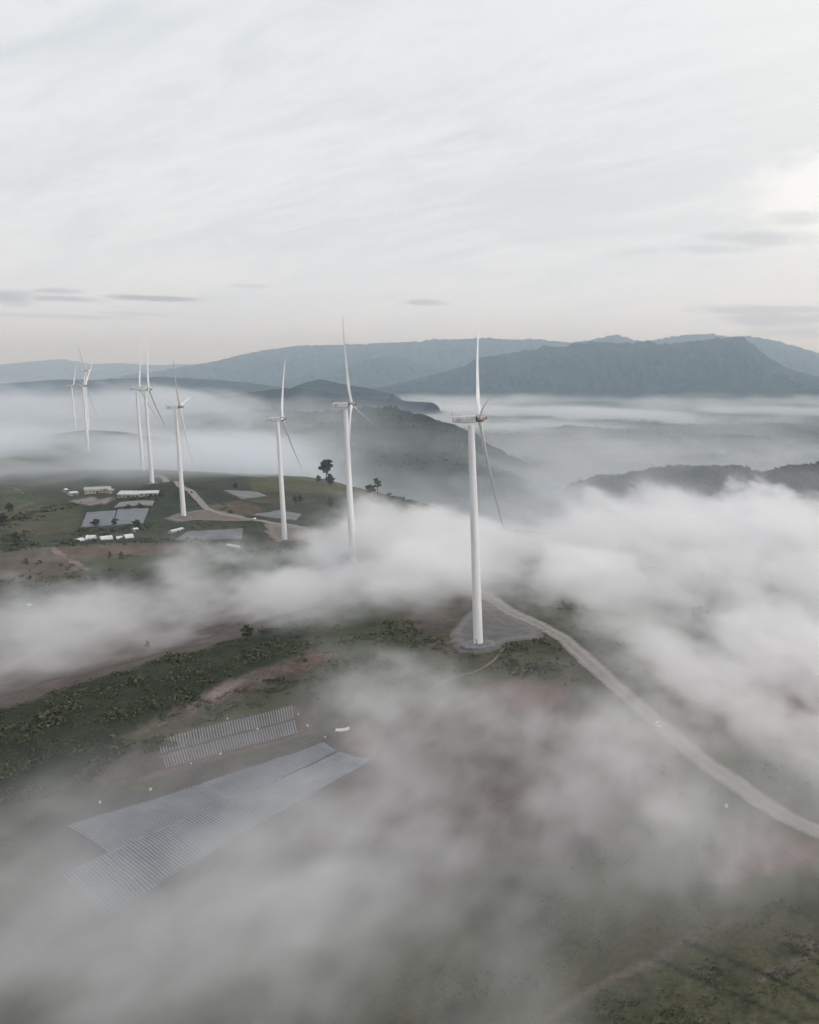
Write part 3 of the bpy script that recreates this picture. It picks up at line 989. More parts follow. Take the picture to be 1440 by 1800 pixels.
def pose_turbine(t, psi):
    k = 0
    for ch in t.children:
        if ch.name.startswith('blade'):
            a = math.radians(psi + 120 * k)
            ch.location = (4.1 * math.cos(TILT), 0, 110 + 4.1 * math.sin(TILT))
            ch.rotation_euler = (-a, -TILT, 0)
            k += 1


proto = make_turbine()
for i, (key, hx, hy, dep, psi) in enumerate(TURB):
    t = proto if i == 0 else copy_tree(proto)
    h = HUBS[i]
    t.location = (h[0], h[1], h[2] - 110)
    t.rotation_euler = (0, 0, math.radians({'T2': 6, 'T4': 22, 'T5': 21}.get(key, 13)))
    pose_turbine(t, psi)
    tag(t, TURB_LABEL[key], 'wind turbine', 'wind turbines along the ridge')


# ------------------------------------------------------------------ fields under plastic film, bed by bed
def film_mat(name, col, rough):
    m, T, b = mat_new(name)
    geo = T.n('ShaderNodeNewGeometry').outputs['Position']
    n = T.noise(geo, 0.12, 5, 0.6)
    n2 = T.noise(geo, 1.8, 4, 0.6)
    c = T.mix(T.ramp(n, 0.35, 0.65), col, tuple(k * 0.72 for k in col))
    c = T.mix(T.math('MULTIPLY', T.ramp(n2, 0.55, 0.75), 0.5), c, (0.16, 0.15, 0.12))
    T.t.links.new(c, b.inputs['Base Color'])
    b.inputs['Roughness'].default_value = rough
    b.inputs['Specular IOR Level'].default_value = 0.5
    bp = T.n('ShaderNodeBump')
    bp.inputs['Distance'].default_value = 0.08
    T.t.links.new(n2, bp.inputs['Height'])
    T.t.links.new(bp.outputs[0], b.inputs['Normal'])
    return m


M_FILM = film_mat('silver_film', (0.250, 0.272, 0.315), 0.42)
M_FILM_W = film_mat('whitish_film', (0.235, 0.24, 0.255), 0.5)
M_FILM_D = film_mat('torn_film', (0.125, 0.115, 0.104), 0.7)
M_SOIL = simple('tilled_soil', (0.085, 0.074, 0.062), 0.95, 0.25, 0.3, bump=0.2, spec=0.1)


def beds(root, a0, a1, b0, b1, n, fill, mat):
    """n beds from the edge a0-a1 across to the edge b0-b1 (points on the ground)"""
    a0, a1, b0, b1 = [np.asarray(p)[:2] for p in (a0, a1, b0, b1)]
    L = np.array(root.location)
    for i in range(n):
        f = (i + 0.5) / n + random.uniform(-.04, .04) / n
        p, q = a0 + (a1 - a0) * f, b0 + (b1 - b0) * f
        e = random.uniform(-.012, .012)
        p, q = p + (q - p) * e, q + (p - q) * e
        w = 0.5 * (np.linalg.norm(a1 - a0) + np.linalg.norm(b1 - b0)) / n * fill
        m = max(4, int(np.linalg.norm(q - p) / 2.0))
        t = np.linspace(0, 1, m)
        c = p[None] + (q - p)[None] * t[:, None]
        d = (q - p) / np.linalg.norm(q - p)
        nr = np.array((-d[1], d[0]))
        prof = [(-0.5, 0.0), (-0.36, 0.20), (0.0, 0.26), (0.36, 0.20), (0.5, 0.0)]
        ww = w * (1 + 0.12 * s2(T2B, t * 9 + i * 3.1, t * 0 + i * 5.0))
        X = c[:, None, 0] + nr[0] * ww[:, None] * np.array([u for u, _ in prof])[None]
        Y = c[:, None, 1] + nr[1] * ww[:, None] * np.array([u for u, _ in prof])[None]
        Z = drape(X, Y) + np.array([h for _, h in prof])[None] - 0.06
        o = array_mesh('mulch_bed', np.stack([X.ravel() - L[0], Y.ravel() - L[1], Z.ravel() - L[2]], -1), grid_faces(m, 5)[:, ::-1], mat)
        o.parent = root


def plastic_field(strips, fill, mat, label):
    q = [[ground(*c) for c in corners] for corners, n in strips]
    c = np.mean([np.mean(k, 0) for k in q], 0)
    r = empty('crop_field', (c[0], c[1], H(c[0], c[1])))
    for (a0, a1, b0, b1), (_, n) in zip(q, strips):
        beds(r, a0, a1, b0, b1, n, fill, mat)
    tag(r, label, 'crop field', 'fields of film covered beds below the green bank')
    return r


plastic_field([([(120, 1453), (570, 1306), (195, 1503), (592, 1321)], 98)], 0.48, M_FILM, 'long upper strip of silver film covered beds above the field path')
plastic_field([([(109, 1540), (597, 1323), (186, 1618), (655, 1337)], 100)], 0.48, M_FILM, 'long lower strip of silver film covered beds below the field path')
plastic_field([([(277, 1302), (514, 1241), (282, 1326), (518, 1263)], 50), ([(284, 1330), (519, 1267), (291, 1352), (524, 1290)], 50)], 0.42, M_FILM_W, 'small field of whitish film covered beds under the bare soil scar')
plastic_field([([(178, 1352), (274, 1306), (190, 1380), (284, 1350)], 22)], 0.40, M_FILM_D, 'small faded field of bare brownish beds beside the whitish beds')


def far_plot(px, label, stripe, col=(0.100, 0.114, 0.138)):
    """a distant plot under film or net: a draped sheet with its rows"""
    P = [ground(*p) for p in px]
    a, b, c, d = [p[:2] for p in P]
    n, k = 40, 16
    u, v = np.linspace(0, 1, n)[:, None, None], np.linspace(0, 1, k)[None, :, None]
    Q = (a * (1 - u) + b * u) * (1 - v) + (d * (1 - u) + c * u) * v
    X, Y = Q[..., 0], Q[..., 1]
    Z = drape(X, Y) + 0.55
    Z[[0, -1], :] -= 0.9
    Z[:, [0, -1]] -= 0.9
    m, T, bs = mat_new('plot_film')
    geo = T.n('ShaderNodeNewGeometry').outputs['Position']
    wv = T.n('ShaderNodeTexWave')
    wv.inputs['Scale'].default_value = 0.22
    wv.inputs['Distortion'].default_value = 0.6
    wv.inputs['Detail'].default_value = 2
    mp = T.n('ShaderNodeMapping')
    T.t.links.new(geo, mp.inputs[0])
    mp.inputs['Rotation'].default_value = (0, 0, math.atan2(d[1] - a[1], d[0] - a[0]) + math.pi / 2)
    T.t.links.new(mp.outputs[0], wv.inputs['Vector'])
    n1 = T.noise(geo, 0.06, 4, 0.6)
    c0 = T.mix(T.ramp(n1, 0.35, 0.7), col, tuple(k_ * 0.75 for k_ in col))
    c0 = T.mix(T.math('MULTIPLY', wv.outputs['Fac'], stripe), c0, (0.10, 0.095, 0.08))
    T.t.links.new(c0, bs.inputs['Base Color'])
    bs.inputs['Roughness'].default_value = 0.55
    o = array_mesh('crop_plot', np.stack([X.ravel(), Y.ravel(), Z.ravel()], -1), grid_faces(n, k), m)
    tag(o, label, 'crop plot', 'film covered plots among the far farmland')


far_plot([(152, 901), (205, 897), (198, 924), (142, 928)], 'blue grey covered plot, darker of the pair in front of the farm hall', 0.35)
far_plot([(206, 896), (262, 894), (252, 920), (200, 924)], 'blue grey covered plot, paler of the pair in front of the farm hall', 0.25, (0.122, 0.136, 0.160))
far_plot([(330, 936), (428, 929), (425, 948), (304, 951)], 'long dark grey covered plot below the roadside turbine pad', 0.35, (0.090, 0.094, 0.102))
far_plot([(392, 862), (452, 866), (470, 873), (425, 878)], 'small grey covered plot on the brown slope beyond the road', 0.25, (0.115, 0.118, 0.122))
far_plot([(440, 906), (490, 898), (530, 905), (520, 916)], 'grey covered plot right beside the road near the scrub turbine', 0.3, (0.090, 0.094, 0.095))
far_plot([(210, 884), (272, 881), (268, 889), (200, 893)], 'narrow greyish plot between the white roofed hall and paired plots', 0.3, (0.165, 0.16, 0.16))


# ------------------------------------------------------------------ farm buildings
M_WALL = simple('wall_render', (0.42, 0.385, 0.33), 0.8, 0.15, 0.4)
M_ROOF_B = simple('beige_sheet_roof', (0.37, 0.34, 0.30), 0.6, 0.2, 0.5)
M_ROOF_W = simple('white_sheet_roof', (0.50, 0.515, 0.52), 0.5, 0.16, 0.5)
M_WIN = simple('window_glass', (0.05, 0.055, 0.06), 0.15, 0.1, 1.0)
M_TARP = simple('white_tarp', (0.60, 0.61, 0.62), 0.5, 0.16, 0.7)


def hall(px0, px1, depth_m, wall_h, roof_h, roof_mat, label, name='farm_hall', cat='farm building', nwin=6):
    """a gabled hall whose front runs between two pixels of the photograph"""
    a, b = ground(*px0), ground(*px1)
    d = (b - a)[:2]
    L = np.linalg.norm(d)
    z = min(a[2], b[2], H(*((a + b) / 2)[:2]))
    r = empty(name, (a[0], a[1], z - 0.3), math.atan2(d[1], d[0]))
    W, h = depth_m, wall_h + 0.3
    mb = MB()
    mb.box((0, 0, 0), (L, W, h))
    mb.add([(0.02, 0, h), (0.02, W, h), (0.02, W / 2, h + roof_h - 0.1), (L - 0.02, 0, h), (L - 0.02, W, h), (L - 0.02, W / 2, h + roof_h - 0.1)], [(0, 2, 1), (3, 4, 5)])
    mb.build('wall', M_WALL, r)
    mb = MB()
    o = 0.7
    e = roof_h * o / (W / 2)
    for s in (0, 1):
        y0, y1 = (-o, W / 2) if s == 0 else (W + o, W / 2)
        v = [(-o, y0, h - e + 0.1), (L + o, y0, h - e + 0.1), (L + o, y1, h + roof_h + 0.1), (-o, y1, h + roof_h + 0.1)]
        v += [(x_, y_, z_ + 0.18) for x_, y_, z_ in v]
        q = [(3, 2, 1, 0), (4, 5, 6, 7), (0, 1, 5, 4), (1, 2, 6, 5), (2, 3, 7, 6), (3, 0, 4, 7)]
        mb.add(v, q if s == 0 else [f[::-1] for f in q])
    mb.build('roof', roof_mat, r)
    for k in range(nwin):
        x = L * (k + 0.5) / nwin
        mb = MB()
        if k == nwin // 2:
            mb.box((x - 1.6, -0.06, 0.3), (x + 1.6, -0.003, min(3.6, h - 0.4)))
            mb.build('door', M_DARK, r)
        else:
            mb.box((x - 1.0, -0.05, h * 0.4), (x + 1.0, -0.003, h * 0.4 + 1.3))
            mb.build('window', M_WIN, r)
    tag(r, label, cat)
    return r


hall((149, 869), (194, 866), 16, 5.2, 2.6, M_ROOF_B, 'large beige roofed farm hall behind the concrete yard', nwin=7)
hall((194, 868), (201, 866), 12, 4.6, 1.6, M_ROOF_B, 'small beige annex against the right end of the beige hall', 'farm_annex', nwin=2)
hall((207, 876), (245, 873), 15, 4.6, 3.0, M_ROOF_W, 'higher half of the white roofed farm hall, left of its low wing', nwin=5)
hall((245.6, 873.5), (277, 870), 12, 3.8, 2.2, M_ROOF_W, 'long low white roofed wing beside the higher white hall', 'farm_wing', nwin=4)
hall((125, 872), (138, 870), 9, 3.4, 1.4, M_ROOF_W, 'small pale roofed farmhouse next to the beige hall', 'farmhouse', 'house', nwin=3)
hall((116, 865), (120, 864), 5, 2.8, 1.2, M_ROOF_W, 'tiny white hut standing alone left of the farmhouse', 'hut', 'hut', nwin=2)
hall((303, 938), (323, 931), 4, 2.0, 0.9, M_ROOF_W, 'long thin white shed above the dark grey plot', 'shed', 'shed', nwin=3)
hall((399, 961), (420, 966), 4, 1.8, 0.8, M_ROOF_W, 'low white shed in the scrub below the dark grey plot', 'shed', 'shed', nwin=3)
hall((51, 1069), (56, 1068), 3, 1.6, 0.8, M_ROOF_W, 'lone white field hut in the misty hollow', 'field_hut', 'hut', nwin=2)
hall((237, 935), (243, 934), 4, 2.4, 0.9, M_ROOF_W, 'tiny white hut among dark bushes behind the plastic tunnels', 'hut', 'hut', nwin=2)


def polytunnel(px0, px1, W, h, label):
    a, b = ground(*px0), ground(*px1)
    d = (b - a)[:2]
    L = np.linalg.norm(d)
    r = empty('polytunnel', (a[0], a[1], min(a[2], b[2]) - 0.1), math.atan2(d[1], d[0]))
    t = np.linspace(0, math.pi, 14)
    mb = MB()
    n = max(3, int(L / 2))
    rings = []
    for k in range(n + 1):
        sag = 1 - 0.05 * (k % 2)
        rings.append(np.stack([np.full(14, L * k / n), W / 2 - W / 2 * np.cos(t) * sag, 0.4 + h * np.sin(t) * sag], -1))
        rings[-1][[0, -1], 2] = 0
    mb.loft(rings)
    mb.build('cover', M_TARP, r, smooth=False)
    mb = MB()
    mb.box((-0.06, W / 2 - 0.8, 0), (-0.003, W / 2 + 0.8, min(2.0, h * 0.75)))
    mb.build('door', M_DARK, r)
    tag(r, label, 'polytunnel', 'white plastic tunnels by the hedge')


polytunnel((139, 952), (150, 950), 5, 2.4, 'low white plastic tunnel at the left end of the row')
polytunnel((150, 950), (165, 949), 7, 4.0, 'tallest white plastic tunnel in the row by the hedge')
polytunnel((178, 949), (199, 948), 7, 3.2, 'middle white plastic tunnel of the row by the hedge')
polytunnel((205, 948), (216, 947), 5, 2.2, 'small greyish plastic tunnel between two white ones')
polytunnel((221, 947), (236, 945), 6, 3.2, 'white plastic tunnel at the right end of the row')


# tarpaulin shelter and sacks by the near fields
def shelter():
    p = ground(603, 1294)
    r = empty('tarp_shelter', tuple(p), math.radians(20))
    L, W = 5.2, 3.0
    mb = MB()
    nu, nv = 14, 8
    g = []
    for i in range(nu + 1):
        for j in range(nv + 1):
            u, v = i / nu, j / nv
            z = 2.0 + 0.45 * math.sin(math.pi * v) - 0.22 * math.sin(math.pi * u) ** 2 + 0.05 * random.uniform(-1, 1)
            g.append((L * (u - .5), W * (v - .5), z))
    mb.add(g, [(i * (nv + 1) + j, (i + 1) * (nv + 1) + j, (i + 1) * (nv + 1) + j + 1, i * (nv + 1) + j + 1) for i in range(nu) for j in range(nv)])
    s = mb.build('tarp', M_TARP, r, smooth=True)
    m = s.modifiers.new('solid', 'SOLIDIFY')
    m.thickness = 0.03
    mb = MB()
    g = [(-L / 2 + 0.02, -W / 2 * (1 - 2 * j / 6), 2.0 * (1 - i / 6) + 0.02 + (0.42 * math.sin(math.pi * j / 6) * (1 - i / 6))) for i in range(7) for j in range(7)]
    mb.add([(x - 0.25 * (1 - z / 2.4), y, z) for x, y, z in g], [(i * 7 + j, i * 7 + j + 1, (i + 1) * 7 + j + 1, (i + 1) * 7 + j) for i in range(6) for j in range(6)])
    s = mb.build('side_sheet', M_TARP, r, smooth=True)
    m = s.modifiers.new('solid', 'SOLIDIFY')
    m.thickness = 0.03
    mw = simple('pole_wood', (0.16, 0.12, 0.09), 0.8)
    for sx in (-1, 1):
        for sy in (-1, 1):
            mb = MB()
            mb.tube([(sx * (L / 2 - .1), sy * (W / 2 - .1), -0.3), (sx * (L / 2 - .1), sy * (W / 2 - .1), 2.02)], [0.06, 0.05], 8)
            mb.build('pole', mw, r)
    r.scale = (1.0, 1.0, 1.4)
    tag(r, 'white tarpaulin shelter at the end of the long film covered strips', 'shelter')


shelter()


def sack_mesh():
    mb = MB()
    k = 14
    rings = []
    for z, s in ((0, .75), (.12, .98), (.4, 1.0), (.65, .9), (.85, .62), (.95, .3), (1.05, .34)):
        a = np.linspace(0, 2 * math.pi, k, endpoint=False)
        rings.append(np.stack([.55 * s * np.cos(a) * (1 + .08 * np.sin(3 * a + z * 4)), .42 * s * np.sin(a), np.full(k, z)], -1))
    mb.loft(rings)
    return mb.build('sack', M_TARP, None, smooth=True)


SACKS = [((525, 1257), 1.0, 'white sack above the right end of the whitish beds'), ((541, 1277), 1.15, 'white sack beside the right end of the whitish beds'), ((453, 1282), .9, 'white sack lying amid the whitish film beds'),
         ((388, 1327), 1.1, 'white sack below the lower edge of the whitish beds'), ((265, 1389), 1.2, 'white sack at the upper edge of the long strip, midway to its left end'), ((176, 1412), 1.2, 'white sack nearest the left end of the long strip'),
         ((400, 1264), .8, 'small white sack above the upper edge of the whitish beds'), ((572, 1297), 1.0, 'white sack just left of the white tarpaulin shelter'), ((336, 1343), .8, 'small white sack near the left corner of the whitish beds'),
         ((1277, 1419), 1.5, 'pale bulky sack in the grass below the road')]
s0 = sack_mesh()
for i, (p, k, lab) in enumerate(SACKS):
    o = s0 if i == 0 else s0.copy()
    if i:
        COL.objects.link(o)
    q = ground(*p)
    o.location = (q[0], q[1], q[2] - 0.03)
    k *= 0.8
    o.scale = (k, k, k)
    o.rotation_euler = (0, 0, random.uniform(0, 6))
    tag(o, lab, 'sack', 'white sacks left around the fields')


# ------------------------------------------------------------------ vehicles on the road
M_CARW = simple('white_car_paint', (0.70, 0.71, 0.72), 0.25, 0.05, 0.5)
M_CARD = simple('dark_car_paint', (0.05, 0.052, 0.06), 0.25, 0.05, 0.5)
M_TYRE = simple('tyre_rubber', (0.025, 0.025, 0.025), 0.9, 0.2, 3)
M_LAMP = simple('lamp_glass', (0.7, 0.7, 0.66), 0.1, 0.05, 3)


def make_car(paint):
    r = empty('parked_car', (0, 0, 0))
    def sec(x, hw, z0, z1, hw2):
        return np.array([(x, -hw, z0), (x, hw, z0), (x, hw, (z0 + z1) / 2), (x, hw2, z1), (x, -hw2, z1), (x, -hw, (z0 + z1) / 2)])
    mb = MB()
    mb.loft([sec(-2.3, .80, .45, .95, .72), sec(-2.15, .88, .32, 1.02, .80), (sec(0, .90, .28, 1.02, .84)), sec(1.2, .90, .28, 1.0, .84), sec(2.15, .85, .34, .86, .74), sec(2.35, .74, .45, .75, .66)])
    mb.loft([sec(-2.1, .80, 1.0, 1.05, .74), sec(-1.6, .80, 1.0, 1.62, .66), sec(-.2, .80, 1.0, 1.70, .66), sec(.5, .80, 1.0, 1.60, .64), sec(1.35, .80, .98, 1.02, .74)])
    body = mb.build('body', paint, r, smooth=False, bevel=0.06)
    mb = MB()
    mb.add([(.62, -.66, 1.52), (.62, .66, 1.52), (1.30, .74, 1.06), (1.30, -.74, 1.06)], [(0, 1, 2, 3)])
    w = mb.build('windscreen', M_WIN, r)
    w.location = (0.04, 0, 0.05)
    for s in (-1, 1):
        mb = MB()
        mb.add([(-1.5, s * .815, 1.1), (.9, s * .815, 1.1), (.4, s * .70, 1.55), (-1.4, s * .70, 1.55)], [(0, 1, 2, 3)[::s]])
        mb.build('side_window', M_WIN, r)
        mb = MB()
        mb.box((2.30, s * .55 - .14, .60), (2.37, s * .55 + .14, .74))
        mb.build('headlight', M_LAMP, r)
        for x in (-1.4, 1.45):
            mb = MB()
            a = np.linspace(0, 2 * math.pi, 20, endpoint=False)
            mb.loft([np.stack([x + .34 * np.cos(a), np.full(20, s * y), .34 + .34 * np.sin(a)], -1) for y in (.70, .93)][::s])
            wh = mb.build('wheel', M_TYRE, r)
            mb = MB()
            mb.loft([np.stack([x + .2 * np.cos(a), np.full(20, s * y), .34 + .2 * np.sin(a)], -1) for y in (.931, .945)][::s])
            mb.build('rim', M_LAMP, wh)
    return r


def on_road(px, py):
    p = ground(px, py)
    return (p[0], p[1], float(drape(p[0:1], p[1:2])[0]) + 0.02)


def heading(p):
    R = np.array([q[:2] for q in road_w])
    i = int(np.argmin(((R - np.array(p[:2])) ** 2).sum(1)))
    d = R[min(i + 1, len(R) - 1)] - R[max(i - 1, 0)]
    return math.atan2(d[1], d[0])


car = make_car(M_CARW)
car.location = on_road(1157, 1278)
car.rotation_euler = (0, 0, heading(car.location) + math.pi)
tag(car, 'white car on the gravel road in thin fog below the nearest turbine', 'car', 'cars along the gravel road')
c2 = copy_tree(car)
c2.location = on_road(447, 914)
c2.rotation_euler = (0, 0, heading(c2.location))
tag(c2, 'tiny white car on the far road near the scrub turbine', 'car', 'cars along the gravel road')
c3 = copy_tree(car)
for ch in c3.children:
    if ch.name.startswith('body'):
        ch.data = ch.data.copy()
        ch.data.materials[0] = M_CARD
c3.location = on_road(337, 867)
c3.rotation_euler = (0, 0, heading(c3.location))
tag(c3, 'tiny dark car on the road behind the fork turbine', 'car', 'cars along the gravel road')


# ------------------------------------------------------------------ trees, bushes, undergrowth, woods
def leaf_mat(name, c1, c2):
    m, T, b = mat_new(name)
    geo = T.n('ShaderNodeNewGeometry')
    n = T.noise(geo.outputs['Position'], 0.35, 4, 0.6)
    f = T.math('ADD', T.math('MULTIPLY', n, 0.6), T.math('MULTIPLY', geo.outputs['Random Per Island'], 0.4))
    T.t.links.new(T.mix(T.ramp(f, 0.3, 0.7), c1, c2), b.inputs['Base Color'])
    b.inputs['Roughness'].default_value = 0.8
    b.inputs['Specular IOR Level'].default_value = 0.2
    return m


M_LEAF = leaf_mat('leaves', (0.050, 0.060, 0.038), (0.092, 0.098, 0.056))
M_LEAF2 = leaf_mat('undergrowth_leaves', (0.036, 0.048, 0.022), (0.090, 0.098, 0.044))
M_BUSH = leaf_mat('bush_leaves', (0.046, 0.055, 0.031), (0.106, 0.110, 0.058))
M_TUFT = leaf_mat('grass_blades', (0.050, 0.060, 0.034), (0.085, 0.090, 0.050))
M_FOREST = leaf_mat('forest_leaves', (0.036, 0.044, 0.034), (0.060, 0.066, 0.046))
M_BARK = simple('bark', (0.09, 0.075, 0.06), 0.9, 0.3, 2.0, bump=0.05)


def quads_cloud(C, size, g):
    """leaf-sprig quads with random facing at the points C"""
    n = len(C)
    a = g.standard_normal((n, 3))
    a /= np.linalg.norm(a, axis=1)[:, None]
    b = np.cross(a, g.standard_normal((n, 3)))
    b /= np.linalg.norm(b, axis=1)[:, None]
    s = (size * g.uniform(0.6, 1.4, n))[:, None]
    V = np.stack([C - a * s - b * s * .6, C + a * s - b * s * .6, C + a * s * .8 + b * s * .6, C - a * s * .9 + b * s * .7], 1)
    return V.reshape(-1, 3), np.arange(4 * n).reshape(-1, 4)


def make_tree(name, h, spread, trunk_f, seed, label, loc, cat='tree', group=None, dens=1.0):
    g = np.random.default_rng(seed)
    r = empty(name, tuple(loc), g.uniform(0, 6.28))
    mb = MB()
    tr = max(0.12, h * 0.022)
    top = h * 0.86
    lean = g.uniform(-.05, .05, 2) * h
    mb.tube([(0, 0, -0.5), (lean[0] * .3, lean[1] * .3, h * .3), (lean[0] * .7, lean[1] * .7, h * .6), (lean[0], lean[1], top)], [tr * 1.25, tr, tr * .7, tr * .25], 8)
    tips = []
    nl = 7 if h > 6 else 4
    for k in range(nl):
        a = k * 2.4 + g.uniform(-.4, .4)
        z0 = h * (trunk_f + (0.9 - trunk_f) * (k / nl) * .8)
        f = z0 / h
        st = np.array([lean[0] * f, lean[1] * f, z0])
        en = st + np.array([math.cos(a) * spread * g.uniform(.55, .85), math.sin(a) * spread * g.uniform(.55, .85), h * g.uniform(.06, .2)])
        mb.tube([st, (st + en) / 2 + (0, 0, h * .03), en], [tr * .5, tr * .32, tr * .12], 6)
        tips += [en, (st + en) / 2 + np.array((0, 0, h * .05))]
    mb.build('trunk', M_BARK, r, smooth=True)
    tips.append(np.array([lean[0], lean[1], h * .9]))
    C = []
    for t in tips:
        rad = spread * g.uniform(.28, .5)
        n = int(70 * dens)
        d = g.standard_normal((n, 3))
        d /= np.linalg.norm(d, axis=1)[:, None]
        C.append(t + d * rad * g.uniform(.35, 1, (n, 1)) * np.array((1, 1, .75)))
    C = np.concatenate(C)
    C[:, 2] = np.clip(C[:, 2], h * trunk_f * .7, h * 1.02)
    V, Fq = quads_cloud(C, max(.22, spread * .13), g)
    o = array_mesh('crown', V, Fq, M_LEAF, smooth=False)
    o.parent = r
    tag(r, label, cat, group)
    return r


TREES = [  # base pixel, height px, width px, bare trunk share, label
    ((575, 847), 38, 23, .35, 'tall broad tree on the far green crest, its crown open to the fog'),
    ((580, 853), 19, 16, .1, 'small rounded tree just under the tall broad tree'),
    ((664, 868), 27, 12, .35, 'slim tall tree on the green crest edge'), ((651, 868), 15, 17, .1, 'low wide tree beside the slim tall crest tree'),
    ((683, 879), 12, 10, .1, 'small lone tree lowest on the crest edge'), ((561, 848), 12, 9, .15, 'small tree behind the fog foot turbine on the crest'),
    ((519, 884), 13, 9, .15, 'left tree of a close pair on the green slope'), ((529, 884), 13, 9, .2, 'right tree of a close pair on the green slope'),
    ((581, 894), 17, 13, .1, 'dark dense tree on the slope left of the fog foot turbine'), ((644, 914), 19, 22, .05, 'wide low tree at the fog edge below the green field'),
    ((692, 907), 9, 16, .05, 'low bush clump at the fog edge under the pale field'),
    ((437, 1128), 28, 18, .3, 'lone tree standing on the green bank against misty soil'), ((259, 1140), 12, 9, .2, 'tiny lone tree in the misty brown field'),
    ((1230, 1098), 34, 34, .05, 'big rounded bush looming in the fog right of the road'),
    ((193, 981), 10, 9, .1, 'small dark tree standing alone on the brown far field'), ((213, 980), 9, 10, .05, 'dark bush at the head of a low hedge on the brown field'),
    ((46, 992), 9, 9, .1, 'small dark tree amid low scrub on the left brown field'), ((168, 924), 10, 12, .15, 'dark tree before the darker covered plot'),
    ((201, 922), 9, 11, .15, 'dark tree before the seam of the paired plots'), ((240, 925), 10, 12, .1, 'dark tree before the paler covered plot'),
    ((17, 898), 11, 12, .1, 'dark tree at the left dirt track beyond the fields'), ((4, 922), 16, 14, .1, 'tall dark tree at the left end of the far fields'),
    ((414, 858), 9, 8, .15, 'tiny tree above the small grey plot beyond the road'), ((283, 872), 8, 9, .05, 'bush at the right end of the white roofed wing'),
    ((245, 893), 7, 10, .05, 'bush between the narrow plot and the paired plots'), ((226, 894), 6, 10, .05, 'low bush above the seam of the paired plots'),
    ((28, 952), 14, 14, .1, 'dark tree in the green hedge corner at far left'), ((405, 903), 6, 8, .1, 'small roadside bush at the inner bend of the far road')]
for i, (b, hp, wp, tf, lab) in enumerate(TREES):
    p = ground(*b)
    dist = math.hypot(p[0], p[1])
    make_tree('bush' if tf <= .05 else 'tree', max(1.6, hp * dist / F), wp * dist / F / 2, tf, 100 + i, lab, p, 'bush' if tf <= .05 else 'tree', 'trees and bushes scattered over the ridge', 1.0 if hp > 14 else .6)


def scatter_clumps(name, polys, per_m2, size, k, mat, lump, seed, zlift=0.0, thresh=-9.0):
    """undergrowth over patches outlined in the photo"""
    g = np.random.default_rng(seed)
    Cs, Ss = [], []
    for px, dens in polys:
        P = np.asarray(gp(px))
        lo, hi = P.min(0), P.max(0)
        n = int((hi[0] - lo[0]) * (hi[1] - lo[1]) * per_m2 * dens)
        x, y = g.uniform(lo[0], hi[0], n), g.uniform(lo[1], hi[1], n)
        keep = (poly_sd(x, y, P) < 1.5 + 2.5 * s2(T2H, x, y)) & (s2(T2H, x * .5 + 3, y * .5) > thresh + g.uniform(-.8, .8, n))
        Cs.append(np.stack([x[keep], y[keep]], -1))
    C = np.concatenate(Cs)
    z = land(C[:, 0], C[:, 1])
    S = size * g.uniform(.45, 1.0, len(C)) * (1 + .6 * np.clip(s2(T2H, C[:, 0] * .6, C[:, 1] * .6), -.6, 1.5))
    d = g.standard_normal((len(C), k, 3))
    d /= np.linalg.norm(d, axis=2)[:, :, None]
    d[..., 2] = np.abs(d[..., 2]) * .85
    Q = np.stack([C[:, 0], C[:, 1], z + zlift], -1)[:, None] + d * S[:, None, None] * g.uniform(.5, 1, (len(C), k, 1))
    V, Fq = quads_cloud(Q.reshape(-1, 3), np.repeat(S, k) * lump, g)
    o = array_mesh(name, V, Fq, mat, smooth=False)
    tag(o, kind='stuff')
    return o, len(C)


scatter_clumps('undergrowth', [
    ([(-300, 1330), (0, 1250), (180, 1190), (300, 1155), (430, 1120), (560, 1088), (500, 1140), (390, 1195), (250, 1270), (120, 1320), (0, 1350), (-300, 1420)], 1.0),
    ([(-300, 1420), (0, 1340), (140, 1300), (240, 1300), (170, 1365), (0, 1430), (-300, 1500)], 1.3),
    ([(240, 1330), (320, 1300), (270, 1260), (420, 1218), (530, 1175), (540, 1200), (420, 1245), (270, 1298)], .9)], 0.16, 1.75, 26, M_BUSH, .19, 21, -0.5, -1.4)
scatter_clumps('undergrowth', [
    ([(-300, 1330), (0, 1250), (180, 1190), (300, 1155), (430, 1120), (560, 1088), (500, 1140), (390, 1195), (250, 1270), (120, 1320), (0, 1350), (-300, 1420)], 1.0),
    ([(-300, 1420), (0, 1340), (140, 1300), (240, 1300), (170, 1365), (0, 1430), (-300, 1500)], 1.3),
    ([(240, 1330), (320, 1300), (270, 1260), (420, 1218), (530, 1175), (540, 1200), (420, 1245), (270, 1298)], .9)], 0.38, 0.9, 12, M_BUSH, .28, 25, -0.2, -1.4)
scatter_clumps('undergrowth', [
    ([(500, 1150), (600, 1100), (720, 1090), (780, 1140), (860, 1165), (760, 1195), (640, 1230), (560, 1245), (540, 1190)], 1.0),
    ([(880, 1140), (950, 1125), (1000, 1160), (1020, 1210), (960, 1200), (870, 1175)], 1.6),
    ([(1140, 1340), (1240, 1420), (1330, 1470), (1230, 1500), (1140, 1460)], .7),
    ([(960, 1060), (1200, 1060), (1250, 1140), (1140, 1200), (1080, 1160)], .5),
    ([(1300, 1335), (1440, 1340), (1500, 1430), (1420, 1405), (1340, 1372)], .6)], 0.16, 1.5, 20, M_BUSH, .24, 23, -0.3, -0.7)
